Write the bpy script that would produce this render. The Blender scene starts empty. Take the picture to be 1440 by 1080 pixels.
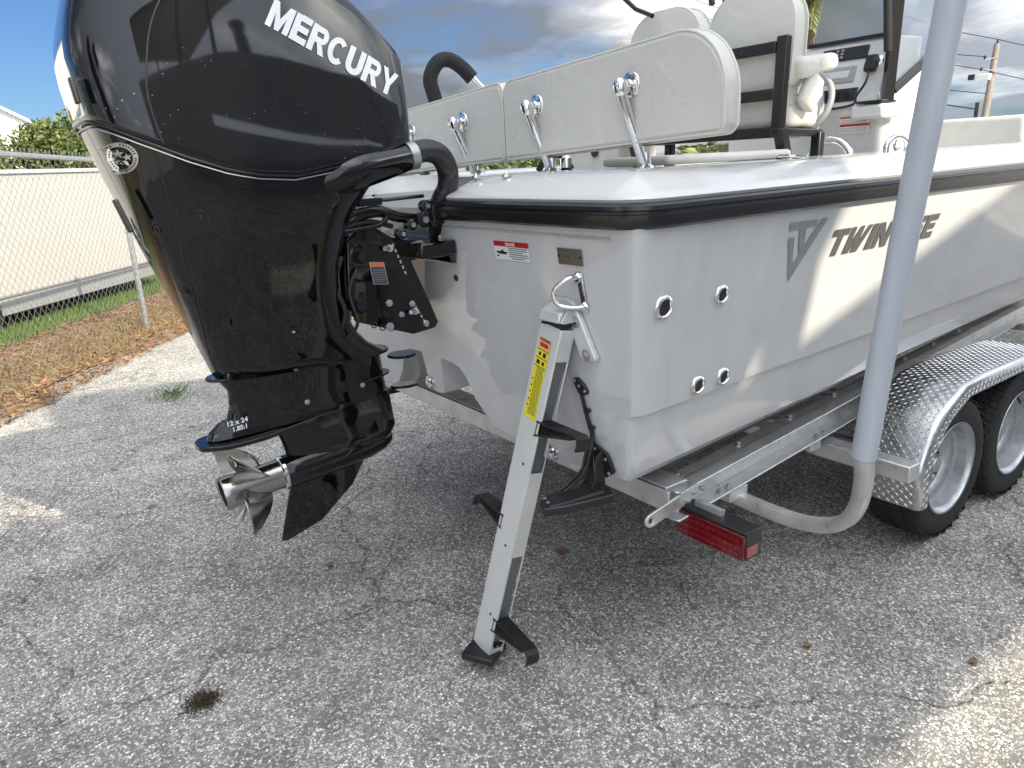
import bpy, bmesh, math, random
import numpy as np
from math import radians, sin, cos, pi
from mathutils import Vector, Matrix
from mathutils.bvhtree import BVHTree

sc = bpy.context.scene
COL = sc.collection
random.seed(7)
rng = np.random.default_rng(7)

# ------------------------------------------------------------------ camera
cd = bpy.data.cameras.new("camera"); cam = bpy.data.objects.new("camera", cd); COL.objects.link(cam)
cd.sensor_width = 36.0; cd.lens = 36.0 * 1048.0 / 1440.0; cd.clip_start = 0.05; cd.clip_end = 3000
R = Matrix(((0.80955091, 0.20566685, -0.54984404), (-0.58496364, 0.20372102, -0.7850575), (-0.04944552, 0.95718279, 0.28523017)))
R = R.to_quaternion().to_matrix()
cam.matrix_world = Matrix.Translation((0, 0, 1.85)) @ R.to_4x4()
sc.camera = cam

# ------------------------------------------------------------------ sky and sun
SUN = Vector((0.15193364, -0.8149966, 0.5591929)).normalized()
EL = math.asin(SUN.z)
w = bpy.data.worlds.new("World"); sc.world = w; w.use_nodes = True
nt = w.node_tree; nt.nodes.clear()
def wn(t, **k):
    n = nt.nodes.new(t)
    for a, b in k.items(): setattr(n, a, b)
    return n
def wl(a, b): nt.links.new(a, b)
def wmath(op, a, b=None, clamp=False):
    n = wn('ShaderNodeMath', operation=op, use_clamp=clamp)
    for i, v in enumerate((a, b)):
        if v is None: continue
        if isinstance(v, (int, float)): n.inputs[i].default_value = v
        else: wl(v, n.inputs[i])
    return n.outputs[0]
out = wn('ShaderNodeOutputWorld'); bg = wn('ShaderNodeBackground'); bg.inputs['Strength'].default_value = 0.13
sky = wn('ShaderNodeTexSky', sky_type='NISHITA', sun_disc=False)
sky.sun_elevation = EL; sky.sun_rotation = math.atan2(SUN.x, SUN.y)
sky.air_density = 1.0; sky.dust_density = 0.4; sky.ozone_density = 2.2
tc = wn('ShaderNodeTexCoord'); sep = wn('ShaderNodeSeparateXYZ'); wl(tc.outputs['Generated'], sep.inputs[0])
zc = wmath('ADD', wmath('MAXIMUM', sep.outputs[2], 0.0), 0.17)
px = wmath('DIVIDE', sep.outputs[0], zc); py = wmath('DIVIDE', sep.outputs[1], zc)
cmb = wn('ShaderNodeCombineXYZ'); wl(px, cmb.inputs[0]); wl(py, cmb.inputs[1])
def wnoise(scale, detail, rough, off, dist=0.0, src=None):
    m = wn('ShaderNodeMapping'); m.inputs['Location'].default_value = off; wl(src or cmb.outputs[0], m.inputs[0])
    n = wn('ShaderNodeTexNoise'); n.inputs['Scale'].default_value = scale; n.inputs['Detail'].default_value = detail
    n.inputs['Roughness'].default_value = rough; n.inputs['Distortion'].default_value = dist; wl(m.outputs[0], n.inputs[0])
    return n.outputs[0]
def ramp(src, stops):
    r = wn('ShaderNodeValToRGB'); e = r.color_ramp.elements
    while len(e) < len(stops): e.new(0.5)
    for i, (p, c) in enumerate(stops): e[i].position = p; e[i].color = (*c, 1)
    wl(src, r.inputs[0]); return r.outputs[0]
cover = wnoise(0.62, 9, 0.56, (3.1, 1.7, 0.3), 0.15)
# clear towards the port quarter (the low sky at the left of the fence), broken cumulus elsewhere
az = wmath('MULTIPLY', wmath('ADD', wmath('MULTIPLY', sep.outputs[0], -0.24), wmath('MULTIPLY', sep.outputs[1], 0.97)), -1.0)   # >0 to the bow/right
bias = wn('ShaderNodeMapRange'); bias.inputs[1].default_value = -0.93; bias.inputs[2].default_value = -0.80
bias.inputs[3].default_value = -0.30; bias.inputs[4].default_value = 0.055; wl(az, bias.inputs[0])
# sunlit cloud is brighter and the sky hazier towards the sun, smoothly falling to the opposite side
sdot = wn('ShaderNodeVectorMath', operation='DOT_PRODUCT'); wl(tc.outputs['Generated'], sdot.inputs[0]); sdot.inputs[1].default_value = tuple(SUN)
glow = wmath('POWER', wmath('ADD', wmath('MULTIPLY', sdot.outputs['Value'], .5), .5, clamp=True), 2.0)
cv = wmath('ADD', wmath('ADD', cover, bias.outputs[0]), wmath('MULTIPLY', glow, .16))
mask = ramp(cv, [(0.44, (0, 0, 0)), (0.56, (1, 1, 1))])
shade = wnoise(0.9, 7, 0.55, (8.3, -2.2, 1.0), 0.1)
shadem = wmath('ADD', wmath('MULTIPLY', shade, 0.75), wmath('MULTIPLY', cv, 0.35))
ccol = ramp(shadem, [(0.45, (7.8, 7.6, 7.1)), (0.51, (4.0, 4.05, 4.15)), (0.60, (1.7, 1.85, 2.15))])
mix = wn('ShaderNodeMix', data_type='RGBA'); wl(mask, mix.inputs[0])
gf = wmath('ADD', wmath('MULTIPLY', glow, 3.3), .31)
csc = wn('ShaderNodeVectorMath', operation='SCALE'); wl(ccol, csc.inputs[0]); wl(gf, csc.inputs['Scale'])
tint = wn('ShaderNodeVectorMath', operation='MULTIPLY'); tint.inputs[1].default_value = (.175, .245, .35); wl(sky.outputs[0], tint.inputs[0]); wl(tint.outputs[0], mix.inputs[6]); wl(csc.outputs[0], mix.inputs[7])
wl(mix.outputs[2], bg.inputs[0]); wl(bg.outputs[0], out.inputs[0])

sd = bpy.data.lights.new("sun", 'SUN'); sd.energy = 3.1; sd.angle = radians(0.6); sd.color = (1.0, 0.90, 0.72)
sun = bpy.data.objects.new("sun", sd); COL.objects.link(sun)
sun.rotation_euler = (-SUN).to_track_quat('-Z', 'Y').to_euler(); sun.location = SUN * 30
sc.view_settings.view_transform = 'Standard'; sc.view_settings.look = 'None'
sc.view_settings.exposure = 1.18; sc.view_settings.gamma = 1; sc.view_settings.use_curve_mapping = False
sc.cycles.max_bounces = 8; sc.cycles.transparent_max_bounces = 12; sc.cycles.caustics_reflective = False

# ------------------------------------------------------------------ materials
def M(name, col, rough=0.5, metal=0.0, coat=0.0, var=0.0, vscale=8.0, bump=0.0, bscale=60.0, spec=0.5, trans=0.0, alpha=1.0, stretch=None, rvar=0.0):
    m = bpy.data.materials.new(name); m.use_nodes = True
    t = m.node_tree; b = t.nodes['Principled BSDF']
    b.inputs['Base Color'].default_value = (*col, 1); b.inputs['Roughness'].default_value = rough
    b.inputs['Metallic'].default_value = metal; b.inputs['Coat Weight'].default_value = coat
    b.inputs['Coat Roughness'].default_value = 0.03
    b.inputs['Specular IOR Level'].default_value = spec
    b.inputs['Transmission Weight'].default_value = trans; b.inputs['Alpha'].default_value = alpha
    co = t.nodes.new('ShaderNodeTexCoord'); src = co.outputs['Object']
    if stretch:
        mp = t.nodes.new('ShaderNodeMapping'); mp.inputs['Scale'].default_value = stretch; t.links.new(src, mp.inputs[0]); src = mp.outputs[0]
    if var or rvar:
        n = t.nodes.new('ShaderNodeTexNoise'); n.inputs['Scale'].default_value = vscale; n.inputs['Detail'].default_value = 6
        n.inputs['Roughness'].default_value = 0.6; t.links.new(src, n.inputs[0])
        if var:
            mr = t.nodes.new('ShaderNodeMapRange'); mr.inputs[1].default_value = .25; mr.inputs[2].default_value = .75
            mr.inputs[3].default_value = 1 - var; mr.inputs[4].default_value = 1 + var; t.links.new(n.outputs[0], mr.inputs[0])
            mx = t.nodes.new('ShaderNodeVectorMath'); mx.operation = 'SCALE'; mx.inputs[0].default_value = col
            t.links.new(mr.outputs[0], mx.inputs['Scale']); t.links.new(mx.outputs[0], b.inputs['Base Color'])
        if rvar:
            mr = t.nodes.new('ShaderNodeMapRange'); mr.inputs[1].default_value = .3; mr.inputs[2].default_value = .7
            mr.inputs[3].default_value = max(0.01, rough - rvar); mr.inputs[4].default_value = rough + rvar
            t.links.new(n.outputs[0], mr.inputs[0]); t.links.new(mr.outputs[0], b.inputs['Roughness'])
    if bump:
        n = t.nodes.new('ShaderNodeTexNoise'); n.inputs['Scale'].default_value = bscale; n.inputs['Detail'].default_value = 4
        t.links.new(src, n.inputs[0]); bp = t.nodes.new('ShaderNodeBump'); bp.inputs['Strength'].default_value = bump
        bp.inputs['Distance'].default_value = 0.005; t.links.new(n.outputs[0], bp.inputs['Height']); t.links.new(bp.outputs[0], b.inputs['Normal'])
    return m
gel = M('white_gelcoat', (.66, .66, .645), .22, coat=.6, var=.03, vscale=3, rvar=.05)
hullm = M('hull_gelcoat', (.60, .605, .605), .07, coat=1.0, var=.055, vscale=5, stretch=(2.2, 2.2, .5), rvar=.05)
blackgloss = M('black_gloss_paint', (.003, .003, .004), .035, coat=.4, spec=.42)
cowlm = M('black_cowl_paint', (.003, .003, .004), .03, coat=.4, spec=.45)
_t = cowlm.node_tree; _b = _t.nodes['Principled BSDF']; _c = _t.nodes.new('ShaderNodeTexCoord')
_v = _t.nodes.new('ShaderNodeTexVoronoi'); _v.inputs['Scale'].default_value = 46; _t.links.new(_c.outputs['Object'], _v.inputs[0])
_n = _t.nodes.new('ShaderNodeTexNoise'); _n.inputs['Scale'].default_value = 3.2; _n.inputs['Detail'].default_value = 5; _t.links.new(_c.outputs['Object'], _n.inputs[0])
_m = _t.nodes.new('ShaderNodeMapRange'); _m.inputs[1].default_value = .42; _m.inputs[2].default_value = .70; _m.inputs[3].default_value = .0; _m.inputs[4].default_value = .13; _t.links.new(_n.outputs[0], _m.inputs[0])
_l = _t.nodes.new('ShaderNodeMath'); _l.operation = 'LESS_THAN'; _t.links.new(_v.outputs['Distance'], _l.inputs[0]); _t.links.new(_m.outputs[0], _l.inputs[1])
_x = _t.nodes.new('ShaderNodeMix'); _x.data_type = 'RGBA'; _t.links.new(_l.outputs[0], _x.inputs[0]); _x.inputs[6].default_value = (.003, .003, .004, 1); _x.inputs[7].default_value = (.16, .155, .14, 1)
_t.links.new(_x.outputs[2], _b.inputs['Base Color'])
_f = _t.nodes.new('ShaderNodeMapRange'); _f.inputs[1].default_value = .35; _f.inputs[2].default_value = .75; _f.inputs[3].default_value = .02; _f.inputs[4].default_value = .09; _t.links.new(_n.outputs[0], _f.inputs[0]); _t.links.new(_f.outputs[0], _b.inputs['Roughness'])
blacksatin = M('black_satin', (.010, .010, .011), .28, var=.3, vscale=40)
blackplas = M('black_plastic', (.016, .016, .017), .42, bump=.15, bscale=300)
blackgrip = M('black_foam', (.020, .020, .020), .75, bump=.5, bscale=500)
rubber = M('tyre_rubber', (.018, .018, .018), .72, var=.35, vscale=12, bump=.2, bscale=200)
railm = M('rub_rail_black', (.012, .012, .013), .25, coat=.2, stretch=(1, 1, 1), bump=.05)
chrome = M('polished_stainless', (.82, .82, .82), .06, 1.0)
steel = M('propeller_steel', (.42, .41, .39), .20, 1.0, rvar=.06, vscale=20)
alu = M('mill_aluminium', (.70, .70, .69), .36, .7, var=.20, vscale=9, rvar=.12, bump=.04)
aluanod = M('anodised_aluminium', (.76, .765, .75), .36, .40, var=.04)
aludull = M('cast_aluminium', (.42, .43, .44), .42, .8, var=.12, vscale=30)
plate_al = M('tread_plate_aluminium', (.60, .61, .62), .24, .95, var=.12, vscale=25, rvar=.12, bump=.12, bscale=45)
galv = M('galvanised_steel', (.50, .52, .54), .36, .75, var=.22, vscale=35)
galvd = M('galvanised_wire', (.17, .175, .17), .6, .1, var=.2)
cream = M('cream_vinyl', (.66, .645, .585), .42, var=.03, vscale=5, bump=.22, bscale=380)
vinylback = M('grey_cream_vinyl', (.64, .63, .59), .48, var=.03, vscale=4, bump=.25, bscale=420)
for _mt in (cream, vinylback):
    _t = _mt.node_tree; _b = _t.nodes['Principled BSDF']; _c = _t.nodes.new('ShaderNodeTexCoord'); _n = _t.nodes.new('ShaderNodeTexNoise')
    _n.inputs['Scale'].default_value = 7; _n.inputs['Detail'].default_value = 2; _n.inputs['Distortion'].default_value = .8; _t.links.new(_c.outputs['Object'], _n.inputs[0])
    _p = _t.nodes.new('ShaderNodeBump'); _p.inputs['Strength'].default_value = .45; _p.inputs['Distance'].default_value = .02; _t.links.new(_n.outputs[0], _p.inputs['Height'])
    _t.links.new(_b.inputs['Normal'].links[0].from_socket, _p.inputs['Normal']) if False else None
    _fine = _b.inputs['Normal'].links[0].from_node; _t.links.new(_p.outputs[0], _fine.inputs['Normal'])
piping = M('cream_piping', (.70, .69, .64), .35)
pvc = M('pvc_sleeve', (.47, .51, .56), .38, var=.14, vscale=14, stretch=(1, 1, .12), rvar=.12)
redlens = M('red_lens', (.13, .004, .008), .12, coat=.6, bump=.0)
redlens2 = M('red_reflector', (.24, .008, .014), .15, coat=.8)
frame = M('dark_bronze_frame', (.045, .042, .040), .22, .6)
darkgrey = M('charcoal_panel', (.02, .021, .023), .3)
greyp = M('grey_plastic', (.33, .34, .345), .4)
decalg = M('dark_grey_decal', (.085, .083, .08), .3, coat=.5)
decall = M('mid_grey_decal', (.27, .275, .275), .25, coat=.5)
whited = M('white_print', (.80, .80, .80), .4)
redp = M('red_print', (.45, .02, .02), .4)
orangep = M('orange_print', (.75, .16, .03), .4)
yellowp = M('yellow_print', (.78, .68, .03), .45)
inkp = M('black_print', (.02, .02, .02), .5)
sealw = M('silver_seal', (.42, .43, .44), .35, .5)
platem = M('etched_plate', (.36, .33, .28), .32, .85, var=.25, vscale=60)
glass = M('tinted_glass', (.72, .77, .80), .03, 0, spec=.6, trans=1.0)
vinylclear = M('clear_vinyl', (.55, .60, .64), .12, 0, trans=.75)
hosem = M('ribbed_hose', (.022, .022, .023), .38)
wood = M('weathered_wood', (.25, .21, .17), .85, var=.3, vscale=12, stretch=(1, 1, .1))
wire_m = M('dark_wire', (.03, .03, .03), .6)
vanw = M('white_trailer_panel', (.46, .455, .43), .38, var=.03, vscale=1)
skirt = M('grey_skirt', (.30, .31, .32), .5)
siding = M('white_metal_siding', (.72, .72, .69), .45, var=.05, vscale=.4)
wallgrey = M('block_wall', (.74, .72, .67), .85, var=.12, vscale=1.5, bump=.3, bscale=40)
roofm = M('metal_roof', (.42, .43, .43), .5, .3, var=.1)
doorm = M('roller_door', (.55, .56, .56), .5)
def leafmat(name, a, b_, rough=.55):
    m = bpy.data.materials.new(name); m.use_nodes = True; t = m.node_tree; b = t.nodes['Principled BSDF']
    g = t.nodes.new('ShaderNodeNewGeometry'); r = t.nodes.new('ShaderNodeValToRGB')
    r.color_ramp.elements[0].color = (*a, 1); r.color_ramp.elements[1].color = (*b_, 1)
    t.links.new(g.outputs['Random Per Island'], r.inputs[0]); t.links.new(r.outputs[0], b.inputs['Base Color'])
    b.inputs['Roughness'].default_value = rough
    return m
leafg = leafmat('shrub_leaves', (.045, .075, .018), (.16, .19, .05))
leafd = leafmat('dark_leaves', (.02, .04, .012), (.06, .09, .03))
palml = leafmat('palm_fronds', (.06, .09, .02), (.22, .22, .07), .45)
palmd = leafmat('dead_fronds', (.20, .14, .06), (.36, .28, .13))
grassm = leafmat('grass_blades', (.06, .12, .02), (.17, .26, .05))
litterm = leafmat('leaf_litter', (.10, .045, .02), (.34, .20, .10), .8)
rootm = leafmat('dry_roots', (.04, .028, .016), (.13, .10, .06), .9)
bunkm = M('bunk_aluminium', (.20, .195, .185), .5, .5, var=.2)
barkm = M('bark', (.12, .10, .08), .9, var=.3, vscale=15, bump=.6, bscale=25)

# asphalt: worn surface of pale chippings in a dark binder, cracks, stains
am = bpy.data.materials.new('worn_asphalt'); am.use_nodes = True; t = am.node_tree; b = t.nodes['Principled BSDF']
L = t.links.new
co = t.nodes.new('ShaderNodeTexCoord').outputs['Object']
def N(ty, **k):
    n = t.nodes.new(ty)
    for a, v in k.items(): setattr(n, a, v)
    return n
def noise(scale, det=5, ro=.55, src=co, dist=0):
    n = N('ShaderNodeTexNoise'); n.inputs['Scale'].default_value = scale; n.inputs['Detail'].default_value = det
    n.inputs['Roughness'].default_value = ro; n.inputs['Distortion'].default_value = dist; L(src, n.inputs[0]); return n.outputs[0]
def mr(src, a, b_, c, d):
    n = N('ShaderNodeMapRange'); L(src, n.inputs[0])
    for i, v in enumerate((a, b_, c, d)): n.inputs[i + 1].default_value = v
    return n.outputs[0]
def mth(op, a, b_=None, clamp=False):
    n = N('ShaderNodeMath', operation=op, use_clamp=clamp)
    for i, v in enumerate((a, b_)):
        if v is None: continue
        if isinstance(v, (int, float)): n.inputs[i].default_value = v
        else: L(v, n.inputs[i])
    return n.outputs[0]
def warp(amount, scale):
    n = N('ShaderNodeTexNoise'); n.inputs['Scale'].default_value = scale; n.inputs['Detail'].default_value = 5; L(co, n.inputs[0])
    s = N('ShaderNodeVectorMath', operation='SUBTRACT'); s.inputs[1].default_value = (.5, .5, .5); L(n.outputs['Color'], s.inputs[0])
    k = N('ShaderNodeVectorMath', operation='SCALE'); k.inputs['Scale'].default_value = amount; L(s.outputs[0], k.inputs[0])
    a = N('ShaderNodeVectorMath', operation='ADD'); L(co, a.inputs[0]); L(k.outputs[0], a.inputs[1]); return a.outputs[0]
wv = warp(.016, 45)
v1 = N('ShaderNodeTexVoronoi', feature='F1'); v1.inputs['Scale'].default_value = 98; v1.inputs['Randomness'].default_value = 1; L(wv, v1.inputs[0])
v2 = N('ShaderNodeTexVoronoi', feature='DISTANCE_TO_EDGE'); v2.inputs['Scale'].default_value = 98; L(wv, v2.inputs[0])
sepc = N('ShaderNodeSeparateColor'); L(v1.outputs['Color'], sepc.inputs[0])
stone = mr(v2.outputs[0], .03, .16, 0, 1)                       # 0 binder, 1 stone
expose = mr(noise(2.2, 4), .35, .65, .36, .10)                    # share of cells that are binder, patchy
isst = mth('MULTIPLY', stone, mr(mth('SUBTRACT', sepc.outputs[0], expose), -.05, .05, 0, 1))
cr = N('ShaderNodeValToRGB'); L(sepc.outputs[1], cr.inputs[0])
e = cr.color_ramp.elements; e[0].color = (.20, .19, .175, 1); e[1].color = (.78, .75, .68, 1)
x = e.new(.35); x.color = (.36, .345, .315, 1); x = e.new(.8); x.color = (.58, .555, .505, 1)
bind = N('ShaderNodeValToRGB'); L(noise(9, 6, .7), bind.inputs[0])
bind.color_ramp.elements[0].position = .3; bind.color_ramp.elements[0].color = (.105, .102, .098, 1); bind.color_ramp.elements[1].position = .7; bind.color_ramp.elements[1].color = (.20, .192, .180, 1)
mx = N('ShaderNodeMix', data_type='RGBA'); L(isst, mx.inputs[0]); L(bind.outputs[0], mx.inputs[6]); L(cr.outputs[0], mx.inputs[7])
# large stains and wear
big = mr(noise(.55, 6, .6), .3, .7, .90, 1.30); med = mr(noise(3.7, 5, .65), .3, .7, .90, 1.20)
stain = mr(noise(1.15, 6, .62, dist=.6), .56, .70, 0, 1)      # oil and tyre darkening in patches
dust = mr(noise(1.7, 7, .7, dist=.4), .55, .72, 0, 1)
tone = mth('MULTIPLY', mth('MULTIPLY', big, med), mth('SUBTRACT', mth('ADD', mth('MULTIPLY', dust, .20), 1.20), mth('MULTIPLY', stain, .24)))
sc1 = N('ShaderNodeVectorMath', operation='SCALE'); L(mx.outputs[2], sc1.inputs[0]); L(tone, sc1.inputs['Scale'])
def cracks(scale, wid, amt, wsc, th0, th1, nsc):
    v = N('ShaderNodeTexVoronoi', feature='DISTANCE_TO_EDGE'); v.inputs['Scale'].default_value = scale; L(warp(amt, wsc), v.inputs[0])
    c = mr(v.outputs[0], 0, wid, 1, 0); return mth('MULTIPLY', c, mr(noise(nsc, 3), th0, th1, 0, 1))
ck = mth('MAXIMUM', cracks(.62, .0085, .65, 1.8, .36, .46, 1.0), cracks(1.7, .013, .34, 3.6, .48, .56, .8))
ck = mth('MULTIPLY', ck, mr(noise(24, 3), .35, .6, .35, 1))
mc = N('ShaderNodeMix', data_type='RGBA'); L(mth('MULTIPLY', ck, .68), mc.inputs[0]); L(sc1.outputs[0], mc.inputs[6]); mc.inputs[7].default_value = (.035, .034, .033, 1)
L(mc.outputs[2], b.inputs['Base Color']); b.inputs['Roughness'].default_value = .88; b.inputs['Specular IOR Level'].default_value = .25
hgt = mth('SUBTRACT', mth('ADD', mth('MULTIPLY', isst, 1.0), mth('MULTIPLY', noise(300, 3), .35)), mth('MULTIPLY', ck, 3.0))
bp = N('ShaderNodeBump'); bp.inputs['Strength'].default_value = .75; bp.inputs['Distance'].default_value = .003; L(hgt, bp.inputs['Height']); L(bp.outputs[0], b.inputs['Normal'])

sm = bpy.data.materials.new('sandy_soil'); sm.use_nodes = True; t = sm.node_tree; b = t.nodes['Principled BSDF']; L = t.links.new
co = t.nodes.new('ShaderNodeTexCoord').outputs['Object']
r_ = N('ShaderNodeValToRGB'); L(noise(14, 8, .7, co), r_.inputs[0])
r_.color_ramp.elements[0].position = .3; r_.color_ramp.elements[0].color = (.13, .085, .05, 1); r_.color_ramp.elements[1].position = .7; r_.color_ramp.elements[1].color = (.34, .27, .18, 1)
L(r_.outputs[0], b.inputs['Base Color']); b.inputs['Roughness'].default_value = .95
bp = N('ShaderNodeBump'); bp.inputs['Distance'].default_value = .02; bp.inputs['Strength'].default_value = .8; L(noise(40, 6, .7, co), bp.inputs['Height']); L(bp.outputs[0], b.inputs['Normal'])
gm = M('lawn_soil', (.07, .10, .03), .9, var=.3, vscale=6, bump=.8, bscale=30)

# ------------------------------------------------------------------ mesh helpers
OFF = {}
class G:
    def __init__(s): s.v = []; s.f = []
    def add(s, vs, fs):
        o = len(s.v); s.v += [tuple(x) for x in vs]; s.f += [tuple(i + o for i in f) for f in fs]; return s
    def box(s, c, d, rot=None):
        x, y, z = d[0] / 2, d[1] / 2, d[2] / 2
        vs = [Vector((a * x, b * y, e * z)) for a in (-1, 1) for b in (-1, 1) for e in (-1, 1)]
        if rot is not None: vs = [rot @ v for v in vs]
        c = Vector(c)
        return s.add([v + c for v in vs], [(0, 1, 3, 2), (4, 6, 7, 5), (0, 4, 5, 1), (2, 3, 7, 6), (0, 2, 6, 4), (1, 5, 7, 3)])
    def bar(s, a, b, wd, ht, up=(0, 0, 1)):
        a, b = Vector(a), Vector(b); d = b - a; l = d.length; x = d / l; u = Vector(up); y = u.cross(x)
        if y.length < 1e-4: y = Vector((0, 1, 0)).cross(x)
        y.normalize(); z = x.cross(y)
        return s.box((a + b) / 2, (l, wd, ht), Matrix((x, y, z)).transposed())
    def prism(s, poly, ext):
        """poly: 3D points of a face, extruded by ext"""
        n = len(poly); p = [Vector(q) for q in poly]; e_ = Vector(ext)
        return s.add(p + [q + e_ for q in p], [tuple(range(n))[::-1], tuple(range(n, 2 * n))] + [(i, (i + 1) % n, n + (i + 1) % n, n + i) for i in range(n)])
    def sweep(s, path, prof, closed=False, caps=True, up=None, scales=None):
        """prof: list of (a,b) in the local frame"""
        P = [Vector(p) for p in path]; n = len(P); m = len(prof); vs = []
        prev = None
        for i in range(n):
            if closed: tg = P[(i + 1) % n] - P[i - 1]
            else: tg = P[min(i + 1, n - 1)] - P[max(i - 1, 0)]
            tg.normalize()
            if up is not None:
                a = Vector(up).cross(tg); a.normalize()
            elif prev is None:
                a = tg.orthogonal().normalized()
            else:
                a = (prev - tg * prev.dot(tg)).normalized()
            prev = a; bb = tg.cross(a); k = scales[i] if scales else 1
            for (u, v) in prof: vs.append(P[i] + a * u * k + bb * v * k)
        fs = []
        for i in range(n if closed else n - 1):
            j = (i + 1) % n
            for q in range(m): r = (q + 1) % m; fs.append((i * m + q, i * m + r, j * m + r, j * m + q))
        if caps and not closed: fs += [tuple(range(m))[::-1], tuple((n - 1) * m + q for q in range(m))]
        return s.add(vs, fs)
    def tube(s, path, r, n=10, **k):
        return s.sweep(path, [(r * cos(2 * pi * i / n), r * sin(2 * pi * i / n)) for i in range(n)], **k)
    def cyl(s, a, b, r, n=20): return s.tube([a, b], r, n)
    def lathe(s, prof, c, ax, n=32):
        """prof (radius, along axis)"""
        ax = Vector(ax).normalized(); a = ax.orthogonal().normalized(); bb = ax.cross(a); c = Vector(c); m = len(prof); vs = []; fs = []
        for i in range(n):
            t_ = 2 * pi * i / n
            for (r, h) in prof: vs.append(c + ax * h + (a * cos(t_) + bb * sin(t_)) * r)
        for i in range(n):
            j = (i + 1) % n
            for q in range(m - 1): fs.append((i * m + q, j * m + q, j * m + q + 1, i * m + q + 1))
        return s.add(vs, fs)
    def rings(s, rs, caps=True, closed=True):
        m = len(rs[0]); vs = [p for r in rs for p in r]; fs = []
        for i in range(len(rs) - 1):
            for q in range(m if closed else m - 1): r = (q + 1) % m; fs.append((i * m + q, i * m + r, (i + 1) * m + r, (i + 1) * m + q))
        if caps: fs += [tuple(range(m))[::-1], tuple((len(rs) - 1) * m + q for q in range(m))]
        return s.add(vs, fs)
    def torus(s, c, ax, R_, r, n=32, m=10, a0=0, a1=2 * pi):
        ax = Vector(ax).normalized(); a = ax.orthogonal().normalized(); bb = ax.cross(a); full = abs(a1 - a0 - 2 * pi) < 1e-6
        pts = [Vector(c) + (a * cos(a0 + (a1 - a0) * i / n) + bb * sin(a0 + (a1 - a0) * i / n)) * R_ for i in range(n if full else n + 1)]
        return s.tube(pts, r, m, closed=full)
    def build(s, name, mat, parent=None, bevel=0, seg=2, ang=38, kind=None, flat=False, loc=None, label=None):
        off = Vector(OFF.get(parent.name, (0, 0, 0))) if parent else Vector(loc or (0, 0, 0))
        me = bpy.data.meshes.new(name); me.from_pydata([tuple(Vector(p) - off) for p in s.v], [], s.f)
        bm = bmesh.new(); bm.from_mesh(me); bmesh.ops.recalc_face_normals(bm, faces=bm.faces)
        ng = [f for f in bm.faces if len(f.verts) > 4]
        if ng and not bevel: bmesh.ops.triangulate(bm, faces=ng)
        bm.to_mesh(me); bm.free()
        if not flat:
            me.shade_smooth(); me.set_sharp_from_angle(angle=radians(ang))
        me.materials.append(mat)
        o = bpy.data.objects.new(name, me); COL.objects.link(o)
        if parent: o.parent = parent
        else: o.location = off
        OFF[o.name] = tuple(off)
        if bevel:
            md = o.modifiers.new('bevel', 'BEVEL'); md.width = bevel; md.segments = seg; md.limit_method = 'ANGLE'; md.angle_limit = radians(30)
            md.harden_normals = False
        if kind: o['kind'] = kind
        if label: o['label'] = label
        return o
def thing(name, label, cat, loc=(0, 0, 0), group=None):
    o = bpy.data.objects.new(name, None); COL.objects.link(o); o.location = loc; o.empty_display_size = .1
    o['label'] = label; o['category'] = cat
    if group: o['group'] = group
    OFF[o.name] = tuple(loc); return o
def tag(o, label, cat, group=None):
    o['label'] = label; o['category'] = cat
    if group: o['group'] = group
    return o
def copy_tree(o, parent=None):
    c = o.copy(); COL.objects.link(c); OFF[c.name] = OFF.get(o.name, (0, 0, 0))
    if parent: c.parent = parent
    for ch in list(o.children): copy_tree(ch, c)
    return c
def sup(t_, a, b_, n):
    c, s_ = cos(t_), sin(t_); return a * math.copysign(abs(c) ** n, c), b_ * math.copysign(abs(s_) ** n, s_)
def interp(x, xs, ys): return float(np.interp(x, xs, ys))
def smooth_path(pts, n=8):
    P = [Vector(p) for p in pts]; out_ = []
    for i in range(len(P) - 1):
        a = P[max(i - 1, 0)]; b_ = P[i]; c = P[i + 1]; d = P[min(i + 2, len(P) - 1)]
        for k in range(n):
            t_ = k / n; out_.append(.5 * ((2 * b_) + (c - a) * t_ + (2 * a - 5 * b_ + 4 * c - d) * t_ ** 2 + (3 * b_ - a - 3 * c + d) * t_ ** 3))
    out_.append(P[-1]); return out_
def text_poly(txt, size=1.0, shear=0.0, offset=0.0, spacing=1.0):
    """flat letters as (verts2d, faces); baseline at y=0, starting at x=0"""
    cu = bpy.data.curves.new('t', 'FONT'); cu.body = txt; cu.size = size; cu.shear = shear; cu.offset = offset; cu.space_character = spacing; cu.resolution_u = 5
    ob = bpy.data.objects.new('t', cu); COL.objects.link(ob); dg = bpy.context.evaluated_depsgraph_get()
    me = bpy.data.meshes.new_from_object(ob.evaluated_get(dg)); vs = [(v.co.x, v.co.y) for v in me.vertices]; fs = [tuple(p.vertices) for p in me.polygons]
    bpy.data.objects.remove(ob); bpy.data.curves.remove(cu); bpy.data.meshes.remove(me)
    return vs, fs
def map_flat(g, vs, fs, o, ux, uy, sx=1.0, sy=1.0, n_off=0.0):
    o, ux, uy = Vector(o), Vector(ux), Vector(uy); nn = ux.cross(uy).normalized() * n_off
    return g.add([o + ux * (x * sx) + uy * (y * sy) + nn for x, y in vs], fs)
def rect(g, o, ux, uy, x0, y0, x1, y1, n_off=0.0):
    return map_flat(g, [(x0, y0), (x1, y0), (x1, y1), (x0, y1)], [(0, 1, 2, 3)], o, ux, uy, n_off=n_off)

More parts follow.
